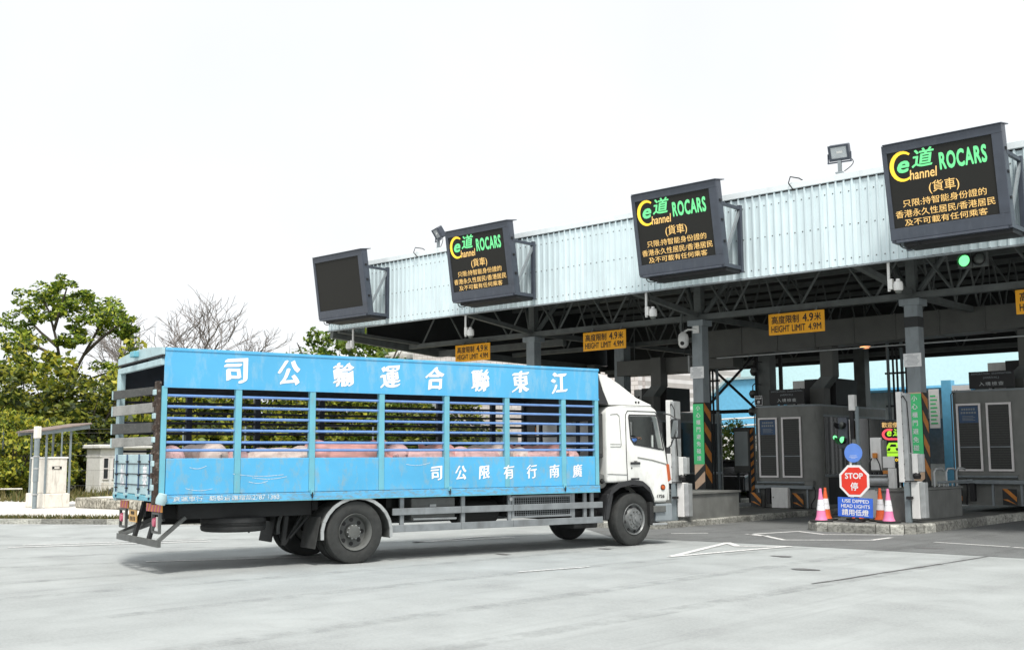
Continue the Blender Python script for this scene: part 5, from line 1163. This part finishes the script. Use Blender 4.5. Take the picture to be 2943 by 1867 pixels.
# block: x to -X side, y away; its +X face looks at the road
box('plinth', 'plaster_pale', r, -1.35, .1, -.1, .9, 0, .52, bevel=.03); box('block', 'plaster_pale', r, -1.2, .0, 0, .8, .52, 1.78, bevel=.03); box('block_cap', 'wall_white', r, -1.24, .03, -.03, .83, 1.78, 1.85, bevel=.02)
box('name_slot', 'black', r, .005, .02, .22, .58, 1.4, 1.5); box('slot_plate', 'plaster_pale', r, .021, .026, .3, .5, 1.42, 1.48)
for x, y in ((-1.25, .0), (-1.25, .82), (.06, -.05), (.06, .86)): box('post', 'pipe_grey', r, x - .032, x + .032, y - .032, y + .032, 0 if x > 0 else .5, 2.72 + .12 * y, bevel=.005)
MB().add([(-1.5, -.5, 2.74), (.3, -.5, 2.74), (.3, 1.55, 3.06), (-1.5, 1.55, 3.06), (-1.5, -.5, 2.77), (.3, -.5, 2.77), (.3, 1.55, 3.09), (-1.5, 1.55, 3.09)], MB.BF).build('roof', 'tin_roof', r)
MB().beam((.2, -.45, 2.69), (.2, 1.5, 2.97), .08, .14).build('rafter', 'pipe_grey', r); MB().beam((-1.4, -.45, 2.69), (-1.4, 1.5, 2.97), .08, .14).build('rafter', 'pipe_grey', r)
mb = MB()
for k in range(11): mb.add([(-1.48 + k * .16, -.5, 2.775), (-1.4 + k * .16, -.5, 2.8), (-1.32 + k * .16, -.5, 2.775), (-1.48 + k * .16, 1.55, 3.095), (-1.4 + k * .16, 1.55, 3.12), (-1.32 + k * .16, 1.55, 3.095)], [(0, 1, 4, 3), (1, 2, 5, 4)])
mb.build('roof_ribs', 'tin_roof', r)
r.scale = (.87, .87, .87)
r = at_frame(-34.7, 16.08, 0, 'vent_pipe', 'grey standing pipe with pale concrete cap in front of the open shelter', 'pipe'); r.scale = (.7, .7, .84)
MB().tube([(0, 0, 0), (0, 0, 2.6)], .1, 12).build('pipe', 'pipe_grey', r, smooth=True); MB().tube([(0, 0, 1.0), (0, 0, 2.75)], .12, 12).build('sleeve', 'pipe_grey', r, smooth=True)
box('cap', 'plaster_pale', r, -.13, .13, -.13, .13, 2.6, 3.05, bevel=.03)
for z in (.5, 1.45, 1.9): MB().lathe([(.125, 0), (.14, .01), (.14, .05), (.125, .06)], (0, 0, z), (0, 0, 1), 14).build('collar', 'galv', r)
r = at_frame(-48.4, 25.4, math.radians(0), 'guard_hut', 'small white guard hut with narrow two pane windows behind the lorry tail', 'hut')
box('wall', 'wall_white', r, -1.3, 0, 0, 2.3, 0, 2.0, bevel=.02); box('roof', 'wall_white', r, -1.45, .2, -.16, 2.5, 2.01, 2.19, bevel=.04); box('upper_wall', 'wall_white', r, -1.32, .025, -.02, 2.32, 1.62, 1.7)
for k, y in enumerate((.12, .58, 1.04, 1.5)):
    MB().plate([(y, .6), (y + .3, .6), (y + .3, 1.6), (y, 1.6)], [[(y + .04, .64), (y + .26, .64), (y + .26, 1.08), (y + .04, 1.08)], [(y + .04, 1.12), (y + .26, 1.12), (y + .26, 1.56), (y + .04, 1.56)]], lambda u, v, w_: Vector((.004 + w_, u, v)), .04).build('window_frame', 'frame_white', r)
    box('pane', 'window_dark', r, .002, .012, y + .03, y + .27, .63, 1.09); box('pane', 'window_dark', r, .002, .012, y + .03, y + .27, 1.11, 1.57)
    box('wall_panel', 'plaster_pale', r, .004, .02, y - .03, y + .34, .12, .46)
# stone edged slab platform with slabs and stacked slates
r = empty('stone_platform', (-34.3, 17.3, .12), math.radians(4), label='low mossy stone edged slab platform on the pavement by the shelter', cat='platform')
for k in range(5):
    z = .3 + random.uniform(-.03, .03)
    box('edge_stone', 'moss_stone', r, k * .85, k * .85 + .82, -.12 + random.uniform(-.03, .03), .3, 0, z, bevel=.05)
for k in range(4): box('edge_stone', 'moss_stone', r, 4.25, 4.6, .33 + k * .8, 1.1 + k * .8, 0, .3, bevel=.05)
for i in range(2):
    for j in range(3): box('slab', 'pavement_conc', r, .1 + i * 2.07, 2.12 + i * 2.07, .34 + j * 1.05, 1.36 + j * 1.05, .05, .3 + random.uniform(0, .04), bevel=.015)
r = empty('slate_stack', (-42.6, 22.2, .14), math.radians(20), label='flat stack of dark slate sheets lying in front of the guard hut', cat='sheets')
for k in range(7):
    s = MB().box(0, 4.2 - .2 * k, 0, 1.3, 0, .04).build('sheet', 'slate', r); s.location = (.15 * k, .05 * k, .06 + k * .07); s.rotation_euler = (.05, -.03, .04 * (k % 3))
r = empty('fallen_stake', (-43.5, 18.8, .13), 0, label='thin bent stake leaning out of the undergrowth left of the shelter', cat='stake')
MB().tube([(0, 0, 0), (-.3, 0, .5), (-.5, .1, .9)], .03, 6).build('stake_pole', 'plaster_pale', r)
MB().tube([(.05, 0, .4), (1.2, .3, .42)], .03, 6).build('stake_rail', 'plaster_pale', r)

# ------------------------------------------------------------------ foliage
def leaves(mb, c, rad, n, size, rnd, elong=1.8, droop=.3):
    """n small leaf faces through an ellipsoid volume, denser towards the skin"""
    cx, cy, cz = c; rx, ry, rz = rad
    V, Fc = mb.v, mb.f
    for _ in range(n):
        while True:
            x, y, z = rnd.uniform(-1, 1), rnd.uniform(-1, 1), rnd.uniform(-1, 1); d = x * x + y * y + z * z
            if d <= 1 and rnd.random() < .25 + .75 * d: break
        p = Vector((cx + x * rx, cy + y * ry, cz + z * rz)); s = size * rnd.uniform(.6, 1.35)
        a = Vector((rnd.gauss(0, 1), rnd.gauss(0, 1), rnd.gauss(0, .6) - droop)).normalized(); b = a.cross(Vector((rnd.gauss(0, 1), rnd.gauss(0, 1), rnd.gauss(0, 1)))).normalized()
        a *= s * elong / 2; b *= s / 2; k = len(V)
        V += [tuple(p - a), tuple(p + b), tuple(p + a), tuple(p - b)]; Fc.append((k, k + 1, k + 2, k + 3))
def leaf_obj(mb, name, m, parent):
    me = bpy.data.meshes.new(name); me.from_pydata(mb.v, [], mb.f); me.materials.append(MATS[m]); o = bpy.data.objects.new(name, me); COL.objects.link(o); o.parent = parent; return o
CR = Vector((.741, .671, 0)); CFh = Vector((-.67, .742, 0))     # rough "across" and "away" directions at the left of the scene, to lay out the planting
# the big spreading tree
rnd = random.Random(5)
t = empty('spreading_tree', (-58.3, 28.6, .13), 0, label='tall spreading tree with forked trunk and yellow green leaves at the far left', cat='tree')
def P3(a, d, z):
    a *= .7 if a > 0 else .9; z = z if z < 5.9 else 5.9 + (z - 5.9) * .86
    q = CR * a + CFh * d
    return (q.x, q.y, z)
limbs = [[(0, 0, 0), (.15, 0, 3), (.15, 0, 5.9)], [(.15, 0, 5.8), (1.0, .2, 7.4), (1.9, .3, 8.9), (2.2, .3, 9.8), (2.6, .3, 10.2)], [(1.0, .2, 7.4), (2.4, -.4, 8.2), (3.6, -.6, 8.9), (4.4, -.6, 9.4)], [(.15, 0, 5.8), (-.7, .2, 7.2), (-1.1, .4, 8.6), (-1.6, .5, 10.2), (-2.1, .4, 11.2)],
         [(-.9, .3, 7.9), (-2.2, .8, 8.9), (-3.1, 1.0, 9.8)], [(-1.2, .4, 9), (-.5, -.3, 10.4), (-.2, -.3, 11.6)], [(1.9, .3, 8.9), (2.0, 1.0, 9.6), (3.1, 1.2, 10)], [(-.7, .2, 7.2), (-1.9, -.6, 7.9), (-3.0, -.8, 8.1)], [(.15, 0, 4.6), (-1.8, -.4, 5.8), (-3, -.5, 6.6)], [(.15, 0, 5), (1.4, .6, 5.9), (2.6, .8, 6.3)]]
trunk = MB()
for q in limbs:
    r0 = .22 if q[0][2] == 0 else .1
    trunk.tube([P3(*p) for p in q], [r0 * (1 - .62 * k / (len(q) - 1)) for k in range(len(q))], 8)
trunk.build('trunk', 'bark', t, smooth=True)
lm = MB()
clumps = [(2.6, .3, 10.2, 1.2, .7), (3.7, -.3, 9.6, 1.2, .65), (4.5, -.6, 9.1, .9, .6), (1.7, .2, 9.9, 1.0, .6), (3.0, .4, 9.0, .9, .5), (-.9, .3, 11.2, 1.3, .7), (-2.0, .4, 11.3, 1.0, .6), (-.2, -.3, 11.8, .9, .6), (-1.4, .2, 10.3, 1.2, .7), (-2.7, .6, 10.2, 1.2, .7), (-3.5, .9, 9.4, 1.2, .7), (-3.2, -.8, 8.3, 1.1, .7), (-2.2, -.3, 8.0, .8, .5),
          (.3, 0, 9.2, .8, .5), (.9, -.4, 8.4, .7, .45), (-.2, .2, 8.2, .8, .5), (-3.0, -.5, 6.9, 1.3, .9), (-1.6, -.3, 6.3, 1.0, .6), (2.6, .8, 6.5, 1.3, .7), (4.6, -.4, 8.4, .5, .6), (-.4, 0, 10.2, .8, .5), (.6, .2, 11.0, .8, .4)]
for a, d, z, rr, rz in clumps:
    for _ in range(8):
        c = P3(a + rnd.uniform(-1, 1) * rr, d + rnd.uniform(-1, 1) * rr, z + rnd.uniform(-.8, .8) * rz); q = rnd.uniform(.3, .5)
        leaves(lm, c, (rr * q, rr * q, rz * q * .9), 52, .12, rnd, 2.2)
leaf_obj(lm, 'crown', 'leaf_tree', t)
# shrub and small-tree kinds, then individuals along the verge
def shrub_kind(seed, m, rad, ht, n, size, name):
    rd = random.Random(seed); mb = MB(); st = MB()
    for k in range(7):
        a = rd.uniform(0, 2 * PI); st.tube([(0, 0, 0), (.4 * rad * math.cos(a), .4 * rad * math.sin(a), ht * .5), (.8 * rad * math.cos(a), .8 * rad * math.sin(a), ht * rd.uniform(.7, .92))], [.07, .045, .015], 5)
    tot = 0
    while tot < n:
        a = rd.uniform(0, 2 * PI); q = math.sqrt(rd.random()) * rad; z = rd.uniform(.05, 1) * ht; lim = rad * (1.05 - .55 * max(0, z / ht - .55) / .45)
        if q > lim: continue
        rr = rd.uniform(.2, .75) * rad * .36; leaves(mb, (q * math.cos(a), q * math.sin(a), z), (rr, rr, rr * .7), 50, size * rd.uniform(.7, 1.3), rd, 1.8); tot += 50
    me = bpy.data.meshes.new(name); me.from_pydata(mb.v, [], mb.f); me.materials.append(MATS[m]); ms = st.mesh('stems', True); ms.materials.append(MATS['bark'])
    return me, ms
KINDS = [shrub_kind(21, 'leaf_bush', 2.6, 5.6, 9500, .15, 'foliage'), shrub_kind(22, 'leaf_dark', 2.7, 6.0, 9500, .15, 'foliage'), shrub_kind(23, 'leaf_bush', 2.2, 3.8, 7500, .13, 'foliage'), shrub_kind(24, 'leaf_ever', 2.8, 6.2, 11000, .13, 'foliage')]
def shrub(name, a_px, D, k, sc, lb, grp='thicket behind the pavement'):
    # a_px: bearing as tangent across the view; D metres away
    bearing = YAW - math.atan(a_px); X, Y = -math.sin(bearing) * D, math.cos(bearing) * D
    r = empty(name, (X, Y, .1), rnd.uniform(0, 6.28), label=lb, cat='shrub' if 'shrub' in name else 'tree', group=grp)
    for me, nm in zip(KINDS[k], ('foliage', 'stems')):
        o = bpy.data.objects.new(nm, me); COL.objects.link(o); o.parent = r; o.scale = sc if isinstance(sc, tuple) else (sc, sc, sc)
    return r
plan = [(-.475, 58, 1, 1.15, 'dark leafy shrub at the left edge of the photograph'), (-.43, 62, 0, 1.2, 'yellow green shrub under the spreading tree crown'), (-.385, 59, 1, 1.12, 'dark shrub with hanging creepers just left of the guard hut'), (-.352, 63, 0, 1.18, 'yellow green shrub seen between the shelter and the lorry tail'),
        (-.445, 50, 2, .78, 'low dark shrub behind the open shelter, nearer than the rest'), (-.425, 53, 2, .85, 'low shrub right behind the shelter roof'), (-.47, 49, 2, .5, 'small bright grassy shrub at the left edge beside the shelter'), (-.325, 60, 0, 1.2, 'yellow green shrub seen through the first bay rails of the lorry'), (-.28, 62, 1, 1.15, 'dark shrub seen through the second bay rails of the lorry'),
        (-.235, 62, 0, 1.18, 'yellow green shrub seen through the third bay rails of the lorry'), (-.19, 63, 1, 1.15, 'dark shrub seen through the middle bay rails of the lorry'), (-.15, 63, 0, 1.15, 'yellow green shrub seen through the fourth bay rails of the lorry'), (-.105, 62, 3, 1.0, 'mid green shrub seen through the fifth bay rails of the lorry'), (-.065, 61, 1, 1.05, 'dark shrub left of the white tiled building, seen through the rails')]
for a, D, k, sc, lb in plan: shrub('leafy_shrub', a, D, k, (sc * rnd.uniform(.85, 1.05), sc * rnd.uniform(.85, 1.05), sc * rnd.uniform(.82, 1.16)), lb)
shrub('round_tree', -.148, 68, 3, (1.45, 1.45, 1.52), 'bushy green tree rising behind the lorry roof below the blank LED sign', None); shrub('round_tree', -.105, 72, 3, (1.2, 1.2, 1.4), 'smaller green tree right of the bushy tree, under the canopy end', None)
shrub('leafy_shrub', .192, 44, 3, .45, 'small dark shrub in the gap left of the inspection booth', None)
# bare trees
def bare(seed, ht, spread):
    rd = random.Random(seed); mb = MB()
    def grow(p, d, L, r, lv):
        q = p + d * L; mid = p + d * L * .5 + Vector((rd.gauss(0, 1), rd.gauss(0, 1), rd.gauss(0, .5))) * L * .06
        mb.tube([p, mid, q], [max(r, .017), max(r * .85, .015), max(r * .68, .012)], 5 if lv < 2 else 3, False)
        if lv >= 6: return
        for _ in range(rd.choice((2, 3)) if lv < 5 else 2):
            n = (d + Vector((rd.gauss(0, 1), rd.gauss(0, 1), rd.gauss(0, .45) + .18)) * spread * (1 + .1 * lv)).normalized()
            grow(p.lerp(q, rd.uniform(.55, 1.0)), n, L * rd.uniform(.6, .86), r * .66, lv + 1)
    grow(Vector((0, 0, 0)), Vector((0, 0, 1)), ht * .3, .17, 0)
    me = mb.mesh('branches'); me.materials.append(MATS['bark_pale']); return me
for a, D, sd_, ht, lb in ((-.328, 80, 3, 14.8, 'thin bare tree rising left of the lorry roof corner'), (-.3, 80, 4, 15.8, 'tallest bare tree with fan of twigs above the lorry rear'), (-.272, 82, 8, 15.0, 'bare tree right of the tallest one above the lorry roof'), (-.25, 80, 12, 13.8, 'bare tree with branches leaning right above the lorry roof'), (-.34, 80, 17, 13.5, 'small bare tree beside the crown of the spreading tree')):
    bearing = YAW - math.atan(a); r = empty('bare_tree', (-math.sin(bearing) * D, math.cos(bearing) * D, .1), rnd.uniform(0, 6), label=lb, cat='tree', group='bare winter trees')
    o = bpy.data.objects.new('branches', bare(sd_, ht, .39)); COL.objects.link(o); o.parent = r
# grass strip along the kerb: uncountable blades
gr = MB(); rg = random.Random(9)
for _ in range(9000):
    u = rg.uniform(-24, 4.2); v = .2 + abs(rg.gauss(0, .16))
    if math.sin(u * 1.7) + math.sin(u * .63 + 1) < -1.0: continue
    X, Y = KP(u, v); h = rg.uniform(.04, .15); a = rg.uniform(0, 6.28); dx, dy = .02 * math.cos(a), .02 * math.sin(a); lx, ly = rg.gauss(0, .05), rg.gauss(0, .05)
    k = len(gr.v); gr.v += [(X - dx, Y - dy, .118), (X + dx, Y + dy, .118), (X + lx, Y + ly, .118 + h)]; gr.f.append((k, k + 1, k + 2))
for _ in range(6000):
    u = rg.uniform(-30, 3); v = 13 + rg.uniform(-2.2, 4); X, Y = KP(u, v); h = rg.uniform(.1, .5); a = rg.uniform(0, 6.28); dx, dy = .04 * math.cos(a), .04 * math.sin(a); lx, ly = rg.gauss(0, .15), rg.gauss(0, .15)
    k = len(gr.v); gr.v += [(X - dx, Y - dy, .118), (X + dx, Y + dy, .118), (X + lx, Y + ly, .118 + h)]; gr.f.append((k, k + 1, k + 2))
go_ = leaf_obj(gr, 'verge_grass', 'leaf_grass', None); tag(go_, 'dry tufts of grass along the kerb and verge', 'grass', kind='stuff')
# wire fence in front of the thicket
r = empty('wire_fence', (0, 0, 0), label='thin wire fence with grey posts in front of the thicket', cat='fence')
for k in range(-13, 4): X, Y = KP(k * 2.6, 15.2); MB().tube([(X, Y, .1), (X, Y, 2.9)], .035, 6).build('fence_post', 'pipe_grey', r)
for z in (.6, 1.2, 1.8, 2.3, 2.7, 2.85): MB().tube([(*KP(-34, 15.2), z), (*KP(8, 15.2), z)], .005, 4).build('wire', 'steel_dusty', r)

# ------------------------------------------------------------------ buildings behind the lanes
def brick_tex(m, scale):
    n = m.node_tree; b = n.nodes['Principled BSDF']; src = b.inputs['Base Color'].links[0].from_socket
    tc = n.nodes.new('ShaderNodeTexCoord'); mp = n.nodes.new('ShaderNodeMapping'); mp.inputs['Rotation'].default_value = (PI / 2, 0, 0); n.links.new(tc.outputs['Object'], mp.inputs[0])
    br = n.nodes.new('ShaderNodeTexBrick'); br.inputs['Scale'].default_value = scale; br.inputs['Mortar Size'].default_value = .02; br.inputs['Color1'].default_value = (1, 1, 1, 1); br.inputs['Color2'].default_value = (.9, .9, .9, 1); br.inputs['Mortar'].default_value = (.6, .58, .56, 1)
    n.links.new(mp.outputs[0], br.inputs[0]); x = n.nodes.new('ShaderNodeMix'); x.data_type = 'RGBA'; x.blend_type = 'MULTIPLY'; x.inputs[0].default_value = 1
    n.links.new(src, x.inputs[6]); n.links.new(br.outputs[0], x.inputs[7]); n.links.new(x.outputs[2], b.inputs['Base Color'])
brick_tex(MATS['tile_wall'], 1.1)
r = empty('tiled_building', (-49.6, 46, 0), label='white tiled building seen under the canopy behind the lorry cab', cat='building')
W_ = 16.6
wins = [(1.2, 4.2), (5.4, 8.4), (9.8, 11.8)]
outer = [(0, 0), (W_, 0), (W_, 9.4), (0, 9.4)]; holes = []
for a, b in wins:
    for z0, z1 in ((1.0, 3.0), (4.6, 6.4)): holes.append([(a, z0), (b, z0), (b, z1), (a, z1)])
MB().plate(outer, holes, lambda u, v, w_: Vector((u, w_, v)), .35).build('front_wall', 'tile_wall', r); box('body', 'tile_wall', r, 0, W_, .6, 10, 0, 9.3); box('roof', 'wall_white', r, -.3, W_ + .3, -.3, 10.2, 9.41, 9.7)
for h in holes:
    (a, z0), (b, _), (_, z1), _ = h
    w0 = MB().plate([(a, z0), (b, z0), (b, z1), (a, z1)], [[(a + .08, z0 + .08), ((a + b) / 2 - .04, z0 + .08), ((a + b) / 2 - .04, z1 - .08), (a + .08, z1 - .08)], [((a + b) / 2 + .04, z0 + .08), (b - .08, z0 + .08), (b - .08, z1 - .08), ((a + b) / 2 + .04, z1 - .08)]], lambda u, v, w_: Vector((u, .12 + w_, v)), .06).build('window', 'steel_grey', r)
    MB().box(a, b, .2, .22, z0, z1).build('pane', 'window_pale', w0)
lv = MB().plate([(-3.2, 4.3), (-.25, 4.3), (-.25, 8), (-3.2, 8)], [[(-3.1, 4.4), (-.35, 4.4), (-.35, 7.9), (-3.1, 7.9)]], lambda u, v, w_: Vector((u, .2 + w_, v)), .1).build('louvre_frame', 'frame_white', r)
for k in range(16): MB().beam((-3.1, .26, 4.5 + k * .21), (-.35, .26, 4.5 + k * .21), .1, .03, (0, 1, 1)).build('louvre', 'galv', r)
box('louvre_wall', 'wall_white', r, -3.3, -.01, .4, 9, 0, 8.2)
r = empty('cyan_building', (-36, 58, 0), label='long building with pale cyan fascia band seen beyond the lanes', cat='building')
box('fascia_band', 'cyan_wall', r, 0, 34, 0, 6, 5.25, 9.5); box('band_edge', 'blue_wall', r, -.02, 34.02, -.03, 6, 5.13, 5.24)
box('wall', 'booth_grey', r, .2, 33.8, 2.2, 6, 0, 5.12)
for k in range(9): box('window', 'window_dark', r, 1.2 + k * 3.6, 3.6 + k * 3.6, 2.14, 2.19, 1.2, 3.6); box('pillar', 'blue_wall', r, .3 + k * 3.6, .65 + k * 3.6, .6, 1.0, 0, 5.12)
r = empty('stair_tower', (-30.6, 48.5, 0), label='blue clad covered staircase with white handrails beyond the lanes', cat='staircase')
MB().prism([(0, 0, 2.7), (2.3, 0, 2.7), (3.6, 0, 2.7), (3.6, 0, 5.4), (1.3, 0, 5.4), (0, 0, 4.3)], (0, .3, 0)).build('cladding', 'blue_wall', r); MB().beam((-.1, .1, 4.32), (1.3, .1, 5.46), .5, .12).build('roof_edge', 'truck_pale', r); MB().beam((1.3, .1, 5.46), (3.7, .1, 5.46), .5, .12).build('roof_edge', 'truck_pale', r)
for dz in (0, .35): MB().tube([(-.1, -.45, 2.3 + dz), (1.2, -.45, 3.1 + dz), (3.7, -.45, 3.15 + dz)], .05, 6).build('handrail', 'machine_white', r)
box('lower_wall', 'wall_white', r, -.3, 4.2, .35, 3, 0, 2.65); MB().prism([(-.2, -.3, 0), (3.9, -.3, 0), (3.9, -.3, 2.6), (1.0, -.3, 2.6), (-.2, -.3, 1.9)], (0, .2, 0)).build('stair_side', 'wall_white', r)
# parked car in the gap
r = empty('parked_car', (-21.9, 37.5, .01), math.radians(95), label='dark car with pale roof stopped beyond the booth gap', cat='car')
bodyp = [(-2.1, .35), (2.1, .35), (2.15, .7), (1.9, .85), (.9, .95), (.35, 1.4), (-1.0, 1.45), (-1.7, 1.0), (-2.1, .9)]
MB().prism([(x, -.85, z) for x, z in bodyp], (0, 1.7, 0)).build('body', 'car_black', r, bevel=.06, seg=3)
MB().prism([(x, -.7, z) for x, z in [(.3, 1.405), (-1.0, 1.455), (-1.2, 1.5), (.2, 1.47)]], (0, 1.4, 0)).build('roof', 'machine_white', r)
for y in (-.86, .845): MB().prism([(x, y, z) for x, z in [(.75, .98), (.3, 1.36), (-.95, 1.4), (-1.5, 1.02)]], (0, .015, 0)).build('side_window', 'window_pale', r)
MB().add([(.88, -.68, .98), (.88, .68, .98), (.4, .62, 1.37), (.4, -.62, 1.37)], [(0, 1, 2, 3)]).build('windscreen', 'window_pale', r)
for x in (-1.3, 1.3):
    for y in (-.86, .66): MB().lathe([(0, 0), (.3, 0), (.32, .03), (.32, .17), (.3, .2), (0, .2)], (x, y, .32), (0, 1, 0), 18).build('wheel', 'rubber', r, smooth=True)
for y in (-.75, .5): box('headlamp', 'machine_white', r, 2.1, 2.16, y, y + .25, .6, .75)
